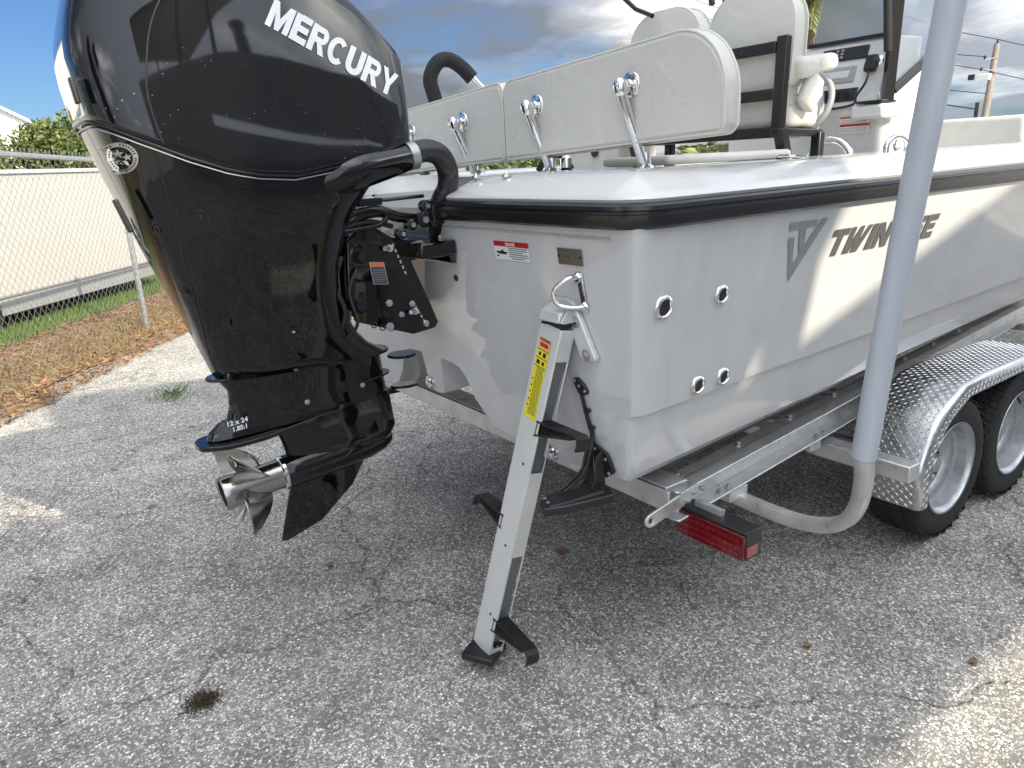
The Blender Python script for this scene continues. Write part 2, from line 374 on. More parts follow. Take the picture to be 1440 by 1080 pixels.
# ================================================================== SETTING
g = G(); g.add([(-60, -60, 0), (120, -60, 0), (120, 120, 0), (-60, 120, 0)], [(0, 1, 2, 3)])
ground = g.build('asphalt_yard', am, flat=True); ground['kind'] = 'structure'
FA, FB = Vector((-.92, 6.95, 0)), Vector((1.66, 10.39, 0)); FD = (FB - FA).normalized(); FN = Vector((-FD.y, FD.x, 0))   # FN points behind the fence
if FN.y < 0: FN = -FN
def fpt(s, t_, z=0): p = FA + FD * s + FN * t_; return Vector((p.x, p.y, z))
# soil strip along the fence and lawn behind, gently uneven sheets
def strip(name, mat, s0, s1, t0, t1, z, amp, ns=60, ntt=14, edge=0.25):
    vs = []; fs = []
    for i in range(ns + 1):
        for j in range(ntt + 1):
            s_ = s0 + (s1 - s0) * i / ns; t_ = t0 + (t1 - t0) * j / ntt
            if j == 0: t_ += random.uniform(-edge, edge)
            h = z + (0 if j in (0,) else random.uniform(0, amp))
            vs.append(fpt(s_, t_, h))
    for i in range(ns):
        for j in range(ntt):
            a = i * (ntt + 1) + j; fs.append((a, a + 1, a + ntt + 2, a + ntt + 1))
    o = G().add(vs, fs).build(name, mat); o['kind'] = 'structure'; return o
strip('soil_verge', sm, -6, 30, -.42, 1.75, .004, .035)
strip('lawn', gm, -6, 30, 1.65, 3.2, .012, .04, edge=.05)
def quads_cloud(name, mat, n, posf, size, parent=None, flat_z=False, aspect=.5, kind=None, tris=False):
    c = posf(n); m_ = len(c)
    a = rng.normal(size=(m_, 3)); 
    if flat_z: a[:, 2] *= .25
    a /= np.linalg.norm(a, axis=1)[:, None]
    b_ = rng.normal(size=(m_, 3)); 
    if flat_z: b_[:, 2] *= .25
    b_ -= a * (a * b_).sum(1)[:, None]; b_ /= np.linalg.norm(b_, axis=1)[:, None]
    sz = size * rng.uniform(.6, 1.4, m_)[:, None]
    a *= sz; b_ *= sz * aspect
    v = np.stack([c - a, c - a * .1 + b_, c + a, c - a * .1 - b_], 1).reshape(-1, 3)
    me = bpy.data.meshes.new(name); f = np.arange(m_ * 4).reshape(-1, 4)
    off = np.array(OFF.get(parent.name, (0, 0, 0))) if parent else np.zeros(3)
    me.from_pydata((v - off).tolist(), [], f.tolist()); me.materials.append(mat)
    o = bpy.data.objects.new(name, me); COL.objects.link(o)
    if parent: o.parent = parent
    OFF[o.name] = tuple(off)
    if kind: o['kind'] = kind
    return o
def blades(name, mat, n, posf, h, lean=.5, wd=.004, parent=None):
    c = posf(n); m_ = len(c); an = rng.uniform(0, 2 * pi, m_); hh = h * rng.uniform(.5, 1.3, m_)
    d = np.stack([np.cos(an), np.sin(an), np.zeros(m_)], 1); s_ = np.stack([-np.sin(an), np.cos(an), np.zeros(m_)], 1) * wd
    tip = c + d * (hh * lean * rng.uniform(.2, 1.4, m_))[:, None] + np.array([0, 0, 1]) * hh[:, None]
    mid = (c * .5 + tip * .5) + np.array([0, 0, .12]) * hh[:, None]
    v = np.stack([c - s_, c + s_, mid + s_ * .8, tip, mid - s_ * .8], 1).reshape(-1, 3)
    me = bpy.data.meshes.new(name); me.from_pydata(v.tolist(), [], np.arange(m_ * 5).reshape(-1, 5).tolist()); me.materials.append(mat)
    o = bpy.data.objects.new(name, me); COL.objects.link(o); OFF[o.name] = (0, 0, 0); return o
def fence_region(s0, s1, t0, t1, z, bias=1.0):
    def f(n):
        s_ = rng.uniform(s0, s1, n); t_ = t0 + (t1 - t0) * rng.uniform(0, 1, n) ** bias
        return np.stack([FA.x + FD.x * s_ + FN.x * t_, FA.y + FD.y * s_ + FN.y * t_, np.full(n, z) + rng.uniform(0, .03, n)], 1)
    return f
o = quads_cloud('leaf_litter', litterm, 30000, fence_region(-3, 12, 1.7, -.62, .020, 1.0), .032, flat_z=True, aspect=.28)
tag(o, 'brown fallen leaves and pine needles drifted along the foot of the chain-link fence', 'leaf litter'); o['kind'] = 'stuff'
o = blades('fence_grass', grassm, 26000, fence_region(-3, 14, 1.35, 3.0, .02), .09)
tag(o, 'green grass growing behind and through the chain-link fence', 'grass'); o['kind'] = 'stuff'
o = blades('dry_grass', palmd, 5000, fence_region(-3, 12, -.25, .85, .01), .08, lean=1.2)
tag(o, 'straw coloured dry grass tufts at the foot of the fence', 'dry grass'); o['kind'] = 'stuff'

# ---- chain-link fence
fence = thing('chain_link_fence', 'galvanised chain-link fence with pipe top rail, in front of the white box trailer', 'fence', tuple(fpt(0, 0)))
H = 2.12; S0, S1 = -3.2, 9.2
def ftop(s_): return H + .05 - .035 * (s_ - 1.9)
G().tube([fpt(S0 + (S1 - S0) * i / 20, 0, ftop(S0 + (S1 - S0) * i / 20)) for i in range(21)], .028, 12).build('top_rail', galv, fence)
for s_ in (-2.6, 1.15 - .3, 4.3, 7.6):
    q = G(); q.tube([fpt(s_, .05, 0), fpt(s_, .05, ftop(s_) - .03)], .033, 14); q.build('fence_post', galv, fence)
    q = G(); q.lathe([(0, .07), (.03, .06), (.04, .02), (.04, -.04), (.034, -.04)], fpt(s_, .05, ftop(s_)), (0, 0, 1), 16).build('post_cap', galv, fence)
G().tube([fpt(S0 + (S1 - S0) * i / 40, .005, .03 + .01 * sin(i)) for i in range(41)], .002, 5).build('tension_wire', galvd, fence)
def mesh_wires():
    pitch = .047; q = G(); n = int((S1 - S0) / pitch); rows = 22
    r = .0040; vs = []; fs = []
    for k in range(n):
        s0 = S0 + k * pitch; pts = []
        for j in range(rows * 2 + 2):
            z = .03 + j * .054; side = (j + k) % 2
            # neighbouring wires hook at alternate corners
            s_ = s0 + (pitch * (1.02) if side else -pitch * .02)
            zt = ftop(s_) + .05
            if z > zt: break
            pts.append(fpt(s_, (.0035 if side else -.0035) - .012, z))
        b0 = len(vs)
        for p in pts:
            for a in range(3): t_ = 2 * pi * a / 3; vs.append((p.x + FD.x * r * cos(t_), p.y + FD.y * r * cos(t_) + FN.y * r * sin(t_), p.z + r * sin(t_) * .5))
        for i in range(len(pts) - 1):
            for a in range(3):
                c_ = (a + 1) % 3; fs.append((b0 + i * 3 + a, b0 + i * 3 + c_, b0 + i * 3 + 3 + c_, b0 + i * 3 + 3 + a))
    q.add(vs, fs); return q
wm = mesh_wires().build('wire_mesh', galvd, fence, kind='stuff')
q = G()
for k in range(int((S1 - S0) / .066)):   # twisted barbs above the rail
    p = fpt(S0 + k * .066, -.012, ftop(S0 + k * .066) + .02)
    q.bar(p, p + Vector((FD.x * .018, FD.y * .018, .05)), .004, .004); q.bar(p + FD * .012, p + Vector((-FD.x * .006, -FD.y * .006, .05)), .004, .004)
q.build('wire_barbs', galvd, fence, kind='stuff')
for s_ in (-2.6, 1.15 - .3, 4.3, 7.6):
    for z in (.35, .8, 1.25, 1.7): G().torus(fpt(s_, .05, z), (0, 0, 1), .036, .0028, 16, 5).build('wire_tie', galvd, fence)

# ---- white box trailer parked behind the fence
VD = (Vector((1.55, 13.16, 0)) - Vector((.055, 11.4, 0))).normalized(); VN = Vector((-VD.y, VD.x, 0)); VN = VN if VN.y > 0 else -VN
VO = Vector((-3.2, 7.57, 0)); VO = Vector((.055, 11.4, 0)) - VD * 4.6
def vp(s_, t_, z): p = VO + VD * s_ + VN * t_; return Vector((p.x, p.y, z))
van = thing('box_trailer', 'long white box trailer with grey lower skirt parked behind the chain-link fence', 'trailer', tuple(vp(3.5, 0, 0)))
Rv = Matrix((VD, VN, Vector((0, 0, 1)))).transposed()
G().box(vp(4.45, 1.2, 1.27), (8.6, 2.3, 1.62), Rv).build('body', vanw, van, bevel=.05)
G().box(vp(4.45, .06, .36), (8.4, .05, .20), Rv).build('skirt', skirt, van, bevel=.01)
G().box(vp(4.45, .035, 2.055), (8.6, .03, .05), Rv).build('roof_edge', aluanod, van)
for k in range(1, 9): G().box(vp(.2 + k, .046, 1.25), (.012, .006, 1.52), Rv).build('panel_joint', vanw, van)
for s_ in (3.4, 4.35):
    wv_ = G().lathe([(.0, .10), (.17, .10), (.19, .12), (.33, .12), (.355, .07), (.355, -.1), (.2, -.1)], vp(s_, .06, .355), -VN, 28).build('wheel', rubber, van)
    G().lathe([(.0, .11), (.06, .115), (.07, .09), (.16, .105), (.19, .125), (.2, .125)], vp(s_, .06, .355), -VN, 28).build('rim', galv, wv_)

# ---- far warehouse
wh = thing('warehouse', 'distant white metal warehouse whose sloping gable roof shows above the shrubs at the left', 'building', (0, 62, 0))
q = G(); prof = [(-22, 60.0), (5.6, 60.0)]
wallp = [(-24, 61, 0), (5.75, 61, 0), (5.75, 61, 5.35), (-9.5, 61, 14.2), (-24, 61, 5.9)]
G().prism(wallp, (0, 30, 0)).build('wall', siding, wh)
q = G()
for k in range(75):
    x = 5.6 - k * .4; zt = 5.35 + (5.75 - x) * .58
    if x < -9.5: zt = 14.2 - (-9.5 - x) * .57
    q.box((x, 60.96, zt / 2), (.12, .08, zt - .02))
q.build('ribs', siding, wh, kind='stuff')
G().bar((6.0, 60.8, 5.32), (-9.5, 60.8, 14.35), .5, .16).build('roof_trim', aluanod, wh)
G().box((10, 68, 2.6), (8, 8, 5.2)).build('annex', siding, wh, bevel=.05)

# ---- shrubs and trees behind
def crown(n, c, rx, ry, rz, lumps):
    c = np.array(c)
    Lc = rng.uniform(-1, 1, (lumps, 3)); Lc /= np.maximum(1, np.linalg.norm(Lc, axis=1))[:, None]; Lr = rng.uniform(.28, .5, lumps)
    k = rng.integers(0, lumps, n); d = rng.normal(size=(n, 3)); d /= np.linalg.norm(d, axis=1)[:, None]
    p = Lc[k] + d * (Lr[k] * rng.uniform(.55, 1.05, n))[:, None]
    return c + p * np.array([rx, ry, rz])
def shrub(x, y, w_, h, n, label, mat=leafg, size=.085, grp='shrubs behind the fence', cat='shrub', name='leafy_shrub'):
    t_ = thing(name, label, cat, (x, y, 0), grp)
    q = G()
    for k in range(4):
        a = random.uniform(0, 6.28); q.sweep(smooth_path([(x + .1 * cos(a), y + .1 * sin(a), 0), (x + w_ * .25 * cos(a), y + w_ * .25 * sin(a), h * .4), (x + w_ * .5 * cos(a), y + w_ * .5 * sin(a), h * .8)], 4), [(.07, 0), (0, .07), (-.07, 0), (0, -.07)], scales=[1 - .8 * i / 8 for i in range(9)])
    q.build('stem', barkm, t_)
    quads_cloud('crown', mat, n, lambda m_: crown(m_, (x, y, h * .58), w_, w_ * .8, h * .48, 14), size, parent=t_, aspect=.55)
    return t_
i = 0
spots = [(-3.5, 31, 3.0, 3.2), (-.2, 30.5, 2.6, 3.35), (2.3, 30.6, 2.3, 3.3), (4.6, 29.5, 1.9, 3.75), (7.6, 27.5, 2.2, 3.9), (10.3, 25.5, 2.0, 3.1)]
side = ['leafy green shrub at the far left end of the row above the fence', 'leafy green shrub above the fence, directly under the warehouse gable', 'leafy green shrub above the fence, just right of the warehouse gable', 'tallest leafy shrub of the row, beside the aft edge of the black outboard', 'leafy green shrub hidden behind the black outboard cowl', 'low leafy shrub seen under the black outboard hose']
for (x, y, ww, hh), lb in zip(spots, side): shrub(x, y, ww, hh, 11000, lb)
for x, y, ww, hh, lb in [(13.5, 22.5, 1.9, 2.3, 'low green shrub seen between the black hose and the white stern'), (16.5, 21.5, 1.9, 2.2, 'low green shrub behind the port side of the boat')]:
    shrub(x, y, ww, hh, 3500, lb)

def palm(x, y, h, n, L_, label, skirt_=True, name='palm_tree', cat='palm tree', lw=.035):
    t_ = thing(name, label, cat, (x, y, 0))
    if h > .6: G().sweep([(x, y, h * k / 10) for k in range(11)], [(.17 * cos(a), .17 * sin(a)) for a in np.linspace(0, 6.28, 13)[:-1]], scales=[1 + .12 * (k % 2) for k in range(11)]).build('trunk', barkm, t_)
    def fronds(cnt, el0, el1, ln, nm, mat):
        q = G()
        for k in range(cnt):
            a = random.uniform(0, 2 * pi); el = radians(random.uniform(el0, el1)); d = Vector((cos(a) * cos(el), sin(a) * cos(el), sin(el))); sd_ = Vector((-sin(a), cos(a), 0))
            P = [Vector((x, y, h)) + d * ln * u + Vector((0, 0, -1)) * (u ** 2.2) * ln * random.uniform(.45, .6) for u in np.linspace(0, 1, 12)]
            for i_ in range(11): q.bar(P[i_], P[i_ + 1], .02, .015)
            for i_ in range(3, 12):
                tg = (P[min(i_, 11)] - P[i_ - 1]).normalized()
                for s_ in (-1, 1):
                    for rep in (0, .5):
                        o_ = P[i_ - 1].lerp(P[i_], rep) if i_ < 12 else P[11]
                        e_ = o_ + (sd_ * s_ * .75 + tg * .6 + Vector((0, 0, -.25 - random.random() * .3))).normalized() * ln * .38 * (1 - abs(i_ - 6.5) / 9)
                        m_ = (o_ + e_) / 2; q.add([o_, m_ + tg * lw, e_, m_ - tg * lw], [(0, 1, 2, 3)])
        q.build(nm, mat, t_)
    fronds(n, -10, 80, L_, 'fronds', palml)
    if skirt_: fronds(n // 2, -70, -20, L_ * .7, 'dead_fronds', palmd)
    return t_
palm(13.75, 9.05, 4.5, 34, 1.25, 'tall palm with hanging yellowed fronds rising behind the starboard helm seat')
palm(11.9, 12.2, 1.30, 46, 1.3, 'low fan-leaved palm seen in the gap under the stern backrest', name='low_palm')
palm(13.0, 10.9, 1.25, 46, 1.4, 'low palm seen between the dark legs of the helm seat', name='low_palm')
palm(14.6, 12.6, 1.3, 42, 1.5, 'low spreading palm in front of the console, right of the seat legs', name='low_palm')

# ---- utility poles and wires, far right
up = thing('utility_pole', 'weathered wooden utility pole with insulators and a white floodlight', 'utility pole', (44.9, 19.4, 0))
G().sweep([(44.9, 19.4, 0), (45.6, 19.5, 3.5), (46.8, 19.88, 6.6)], [(.17 * cos(a), .17 * sin(a)) for a in np.linspace(0, 6.28, 11)[:-1]], scales=[1.15, 1, .85]).build('shaft', wood, up)
for z, x in ((5.9, 46.45), (5.3, 46.2)):
    G().bar((x, 19.6, z), (x - .35, 20.1, z - .03), .06, .05).build('bracket', galv, up)
    G().lathe([(0, .1), (.07, .08), (.05, .02), (.08, -.02), (.03, -.1)], (x - .35, 20.1, z + .06), (0, 0, 1), 12).build('insulator', darkgrey, up)
G().lathe([(.03, 0), (.06, .1), (.03, .25), (0, .26)], (46.82, 19.88, 6.6), (0, 0, 1), 10).build('insulator', darkgrey, up)
fl = G().box((45.9, 20.0, 4.95), (.35, .75, .33)).build('floodlight', whited, up, bevel=.04)
G().box((45.8, 20.5, 5.0), (.3, .3, .28)).build('lamp_visor', darkgrey, fl)
sp = thing('street_light_pole', 'thin dark pole with a curved arm and small floodlight beside the guide pole', 'light pole', (32.3, 15.31, 0))
G().tube([(32.3, 15.31, 0), (32.7, 15.3, 1.8), (32.95, 15.28, 2.15), (33.1, 14.9, 2.5), (33.15, 14.7, 2.55)], .07, 8).build('shaft', frame, sp)
G().bar((32.8, 15.3, 1.95), (33.1, 14.55, 1.9), .05, .05).build('arm', frame, sp)
G().box((33.1, 14.45, 1.85), (.2, .22, .18)).build('lamp_head', whited, sp, bevel=.03)
up2 = thing('steel_gate_post', 'slim dark post carrying thin rails beside the wooden utility pole', 'post', (33.3, 14.6, 0))
G().bar((33.2, 14.6, 0), (33.95, 14.88, 3.2), .14, .14).build('shaft', frame, up2)
for z0, z1 in ((3.05, 3.55), (2.05, 2.2), (2.35, 2.75), (1.6, 1.9)):
    G().bar((33.6, 14.75, z0 - .1), (34.2, 17.6, z1), .05, .05).build('rail', frame, up2)
def cable(label, a, b_, sag, r=.022):
    P = [Vector(a).lerp(Vector(b_), k / 16) - Vector((0, 0, sag * 4 * (k / 16) * (1 - k / 16))) for k in range(17)]
    tag(G().tube(P, r, 5).build('overhead_cable', wire_m), label, 'cable', 'overhead cables at the utility pole')
cable('overhead cable running from the pole top up behind the guide pole', (46.8, 19.88, 6.85), (44, 40, 15), .4)
cable('overhead cable leaving the pole top towards the right edge', (46.8, 19.88, 6.85), (52, 6, 2.6), .3)
cable('overhead cable from the upper bracket insulator up to the left', (46.1, 20.1, 6.0), (44, 40, 11.5), .4)
cable('overhead cable from the lower bracket insulator up to the left', (45.85, 20.1, 5.35), (44, 40, 12.6), .4)
cable('overhead cable from the lower bracket insulator down to the right edge', (45.85, 20.1, 5.35), (52, 6, 1.2), .3)
cable('lowest thin overhead cable crossing left of the wooden pole', (45.5, 19.6, 4.1), (44, 40, 9.4), .4)

# ---- workshop and canopy behind the camera, unseen, shaped to throw shade and be reflected
wd = Vector((.902, .432, 0)).normalized(); wn_ = Vector((wd.y, -wd.x, 0)); WO = Vector((3.42, -4.14, 0))
Rw = Matrix((wd, -wn_, Vector((0, 0, 1)))).transposed()
def wp(s_, t_, z): p = WO + wd * s_ + wn_ * t_; return Vector((p.x, p.y, z))
bd = thing('shade_workshop', 'unseen pale block workshop behind the camera with roller doors, shaped to throw shade', 'building', tuple(wp(-2, 0, 0)))  # unseen building, placed and sized to shade the hull and yard
G().box(wp(.5, 4.0, 1.5), (12, 8, 3.0), Rw).build('wall', wallgrey, bd)
q = G()      # false front added to throw shade, slanting gap shaped for a sunlit ground strip
for pl in ([(-5.5, 3.0), (-1.2, 3.0), (-1.2, 5.14), (-5.5, 5.14)], [(1.4, 3.0), (6.5, 3.0), (6.5, 5.14), (1.4, 5.14)], [(-1.2, 3.94), (1.4, 3.205), (1.4, 5.14), (-1.2, 5.14)], [(-1.2, 3.0), (1.4, 3.0), (1.4, 3.02), (-1.2, 3.67)]):
    G().prism([wp(a, .12, z) for a, z in pl], -wn_ * -.10).build('shade_panel', siding, bd)
G().box(wp(.5, 4.2, 3.03), (12.0, 7.5, .05), Rw).build('roof', roofm, bd)
for s_ in (-3.6, .4, 4.4):
    d_ = G().box(wp(s_, -.02, 1.4), (2.8, .06, 2.8), Rw).build('roller_door', doorm, bd)
    q = G()
    for k in range(14): q.box(wp(s_, -.06, .1 + k * .2), (2.76, .03, .15), Rw)
    q.build('door_slats', doorm, d_)
G().lathe([(.12, 0), (.12, .62), (.17, .62), (.17, .70), (0, .74)], (3.43, -4.40, 5.0), (0, 0, 1), 20).build('shade_pipe', galv, bd)  # unseen pipe added to keep the sun off the guide pole
can = thing('shade_canopy', 'high flat metal canopy on posts, added unseen over the workshop roof behind the camera to throw shade', 'canopy', (1.2, -6, 5))
pd = Vector((.95350762, -.30136892, 0)); pp = Vector((.30136892, .95350762, 0))
K = Vector((4.86, -3.53, 7.0))
c1 = K - pd * 3.22
poly = [K, K - pp * 6.4, Vector((-1.2, -9.6, 7)), Vector((-1.2, -5.85, 7)), Vector((2.20, -5.65, 7)), Vector((2.17, -2.67, 7))]  # slab added for its shade, edge stepped to leave a sunlit strip
G().prism(poly, (0, 0, .18)).build('shade_slab', roofm, can)
for a, b_ in ((.9, 2.6), (2.4, 2.6), (.9, 5.8), (2.4, 5.8)):
    p = K - pd * a - pp * b_; G().bar((p.x, p.y, 5.05), (p.x, p.y, 7.0), .12, .12, up=(0, 1, 0)).build('post', galv, can)
shrub(-7.5, -1.5, 1.6, 5.8, 9000, 'dark bushy tree standing behind the camera beside the workshop', mat=leafd, size=.16, grp='trees behind the camera', cat='tree', name='bushy_tree')

# ---- small litter on the asphalt
def tuft(x, y, r, n, label, mat, cat, name, h=.05):
    o = blades(name, mat, n, lambda m_: np.stack([x + rng.normal(0, r, m_), y + rng.normal(0, r, m_), np.full(m_, .003)], 1), h, lean=1.5, wd=.0022)
    tag(o, label, cat); o['kind'] = 'stuff'
tuft(.345, 2.58, .028, 260, 'small brown clump of dry roots lying on the asphalt at the lower left', rootm, 'plant debris', 'root_clump', .022)
tuft(1.16, 6.9, .07, 70, 'small green weed growing in the asphalt near the shadow edge', grassm, 'weed', 'weed_tuft', .09)
def leaf(x, y, s_, a, label, mat=litterm):
    pts = []
    for k in range(13):
        u = k / 12; wv2 = s_ * .45 * sin(pi * u) ** .8; pts.append((u, wv2))
    vs = []
    for u, wv2 in pts: vs += [(s_ * (u - .5), wv2, .004 + .012 * (abs(u - .5)) + .006), (s_ * (u - .5), 0, .004 + .012 * abs(u - .5)), (s_ * (u - .5), -wv2, .004 + .012 * abs(u - .5) + .005)]
    vs = [(x + vx * cos(a) - vy * sin(a), y + vx * sin(a) + vy * cos(a), vz) for vx, vy, vz in vs]; fs = []
    for k in range(12):
        for j in (0, 1): fs.append((k * 3 + j, k * 3 + j + 1, k * 3 + 4 + j, k * 3 + 3 + j))
    tag(G().add(vs, fs).build('fallen_leaf', mat), label, 'leaf')
leaf(2.669, .951, .036, .4, 'small reddish fallen leaf on the asphalt at the lower right')
leaf(2.296, 1.386, .036, 1.2, 'dark crumpled leaf on the asphalt below the red trailer light')
leaf(2.04, 2.56, .07, 2.2, 'brown leaf on the asphalt in the shade under the boat, beside the ladder')
leaf(1.1, 3.2, .04, .9, 'small brown leaf on the asphalt below the propeller')

# ================================================================== BOAT
CY = 2.88; HB = 1.38; YS = CY - HB      # centre line, half beam at the rail, starboard rail y
boat = thing('motorboat', 'white centre console catamaran motorboat with black rub rail sitting on an aluminium trailer', 'boat', (4.5, CY, .8))
SEC = [(.0, 1.69), (.004, 1.62), (.018, 1.55), (.030, 1.47), (.045, 1.38), (.060, 1.28), (.078, 1.17), (.094, 1.058), (.112, 1.046), (.122, .98), (.136, .88), (.146, .832), (.172, .80), (.25, .793), (.42, .778), (.56, .765), (.72, .762), (.83, .772), (.935, .785), (.985, .82), (1.05, .895), (1.10, .985), (1.145, 1.022), (1.20, 1.032), (1.292, 1.036), (1.297, 1.02), (1.315, .885), (1.325, .862), (1.38, .855)]
def hb(x): return HB if x < 5.2 else HB * max(.02, 1 - ((x - 5.2) / 4.2) ** 2.3)
def rise(x, z):
    k = interp(z, [.76, 1.05, 1.3, 1.69], [.068, .033, .015, .002]); e_ = max(0, x - 1.55)
    return e_ * k + max(0, x - 6) ** 2 * interp(z, [.76, 1.69], [.05, .03])
def transom_x(z): return 1.505 + (1.69 - z) * .115
def hull_ring(x, inset=0):
    pts = []
    f = hb(x) / HB
    for d, z in SEC:
        dd = d + inset * max(0, 1 - d / .45) if d < .45 else d
        zz = z + (inset * .5 if .14 < d < 1.0 else 0)
        xx = x + (1.69 - z) * .115 * max(0, 1 - (x - 1.505) / 1.6)
        pts.append((xx, CY - (HB - dd) * f, zz + rise(x, z)))
    full = pts + [(a, 2 * CY - b_, c) for a, b_, c in pts[::-1][1:]]
    return full
stn = [(1.505, .032), (1.509, .02), (1.518, .010), (1.532, .003), (1.55, 0)] + [(x, 0) for x in list(np.linspace(1.7, 5.2, 22)) + list(np.linspace(5.4, 9.3, 18))]
rs = [hull_ring(*s_) for s_ in stn]
q = G().rings(rs, caps=False, closed=False)
q.f.append(tuple(range(len(rs[0]))))   # transom face
hull = q.build('hull', hullm, boat, ang=24)
def side_y(z): return YS + interp(-z, [-c for a, c in SEC[:9]], [a for a, c in SEC[:9]])

# rub rail: D section swept round the stern corner and forward
RC = .11
def rail_path(port=False, d=0.0, n=10, yend=2.60, xs=None):
    P = [(1.5, yend, 1)] + [(1.5, yend - (yend - YS - RC) * k / 5, 1) for k in range(1, 6)]
    P += [(1.5 + RC - RC * cos(a), YS + RC - RC * sin(a), 1) for a in np.linspace(0, pi / 2, n + 1)[1:]]
    for x in (xs or list(np.linspace(1.8, 5.2, 14)) + list(np.linspace(5.4, 9.3, 18))): P.append((x, CY - hb(x), 1))
    if port: P = [(a, 2 * CY - b_, c) for a, b_, c in P]
    return P
Dp = [(-.012, -.038), (.018, -.038), (.029, -.030), (.033, -.014), (.033, .002), (.027, .006), (.027, .012), (.030, .016), (.027, .027), (.018, .033), (-.012, .033)]
rr = None
for port in (False, True):
    P = [(a, b_, 1.690 + rise(a, 1.69) - .002) for a, b_, c in rail_path(port)]
    prof = Dp if port else [(-a, b_) for a, b_ in Dp]
    # local a axis = up x tangent
    o_ = G().sweep(P, prof, up=(0, 0, 1)).build('rub_rail', railm, boat, ang=30)
    # white end cap ring
    sgn = 1 if not port else -1
    ye = 2.60 if not port else 2 * CY - 2.60
    G().box((1.487, ye + .006 * sgn, 1.688), (.062, .010, .088)).build('rail_end_cap', whited, boat, bevel=.004)
# deck cap moulding
CAPS = [(.004, 1.722), (-.002, 1.732), (.004, 1.742), (.030, 1.754), (.065, 1.774), (.10, 1.790), (.14, 1.801), (.19, 1.806), (.30, 1.808), (.42, 1.808), (.445, 1.802), (.455, 1.78), (.458, 1.6), (.458, 1.2)]
def cap(port):
    xs = list(np.linspace(1.72, 5.2, 18)) + list(np.linspace(5.4, 9.3, 18))
    rings_ = []
    RC2 = .13
    base = [('t', 2.600 - (2.600 - YS - RC2) * k / 8) for k in range(8)] + [('a', a) for a in np.linspace(0, pi / 2, 15)] + [('s', x) for x in xs]
    for kind_, v in base:
        ring = []
        for d, z in CAPS:
            if kind_ == 't': p = [1.5 + d, v]
            elif kind_ == 'a':
                r = RC2 - d; p = [1.5 + RC2 - r * cos(v), YS + RC2 - r * sin(v)] if r > 0 else [1.5 + d, YS + d]
            else: p = [v, CY - hb(v) + d]
            if kind_ == 's' and hb(v) < .5: p[1] = min(p[1], CY)
            p[0] = max(p[0], 1.5 + d) if d > 0 else p[0]; p[1] = max(p[1], CY - hb(p[0]) + d if kind_ == 's' else YS + d) if d > 0 else p[1]
            zz = z + rise(p[0], 1.69)
            if kind_ == 't' and v > 2.50: zz -= max(0, z - 1.74) * ((v - 2.50) / .10) ** 2 * .9
            ring.append((p[0], (2 * CY - p[1]) if port else p[1], zz))
        rings_.append(ring)
    return G().rings(rings_, caps=False, closed=False).build('deck_cap', gel, boat, ang=50)
cap(False); cap(True)
# motor well between the two halves of the cap
q = G()
q.box((1.80, 2.88, 1.50), (.60, .56, .04)); q.box((2.10, 2.88, 1.62), (.03, .56, .28))
q.box((1.73, 2.612, 1.62), (.44, .02, .26)); q.box((1.73, 3.148, 1.62), (.44, .02, .26))
q.build('motor_well', gel, boat, bevel=.012)
G().box((5.2, CY, 1.15), (6.2, 1.86, .04)).build('cockpit_sole', gel, boat)
G().box((2.14, CY, 1.48), (.04, 1.82, .62)).build('transom_liner', gel, boat)
# shallow moulded recess line under the rail on the transom
G().sweep([(1.512, 2.58, 1.625), (1.508, 2.1, 1.622), (1.508, 1.62, 1.62)], [(.0, -.004), (.005, 0), (0, .004), (-.004, 0)], up=(0, 0, 1)).build('moulding_line', hullm, boat)

# thru-hull fittings on the side
for x, z, r in ((1.648, 1.409, .040), (1.913, 1.411, .033), (1.864, 1.108, .034), (1.991, 1.112, .033)):
    y = side_y(z); nrm = Vector((0, -1, -.14)).normalized()
    f_ = G().lathe([(r * .62, -.03), (r * .62, .008), (r * .70, .011), (r * .9, .008), (r, .002), (r, -.004)], (x, y, z), nrm, 36).build('thru_hull_fitting', chrome, boat, ang=60)
    G().lathe([(0, .004), (r * .64, .004)], (x, y, z), nrm, 24).build('pipe_bore', darkgrey, f_)
# drain plugs
for y, z in ((2.05, .80), (2.935, .892)):
    x = transom_x(z) - .004; f_ = G().lathe([(.030, -.01), (.030, .004), (.024, .009), (.016, .009), (.014, .004), (0, .004)], (x, y, z), (-1, 0, -.1), 28).build('drain_plug', chrome, boat)
    G().box((x - .012, y, z), (.012, .026, .007)).build('plug_bar', chrome, f_, bevel=.001)
# little hole in the transom by the motor bracket
G().lathe([(0, .002), (.010, .002), (.013, .004), (.014, 0)], (transom_x(1.42) - .0, 2.54, 1.42), (-1, 0, -.1), 16).build('transom_hole', darkgrey, boat)

UX, UZ = Vector((0, -1, 0)), Vector((.115, 0, -1)).normalized() * -1
def tp(y, z, off=.003): return Vector((transom_x(z) - off, y, z))
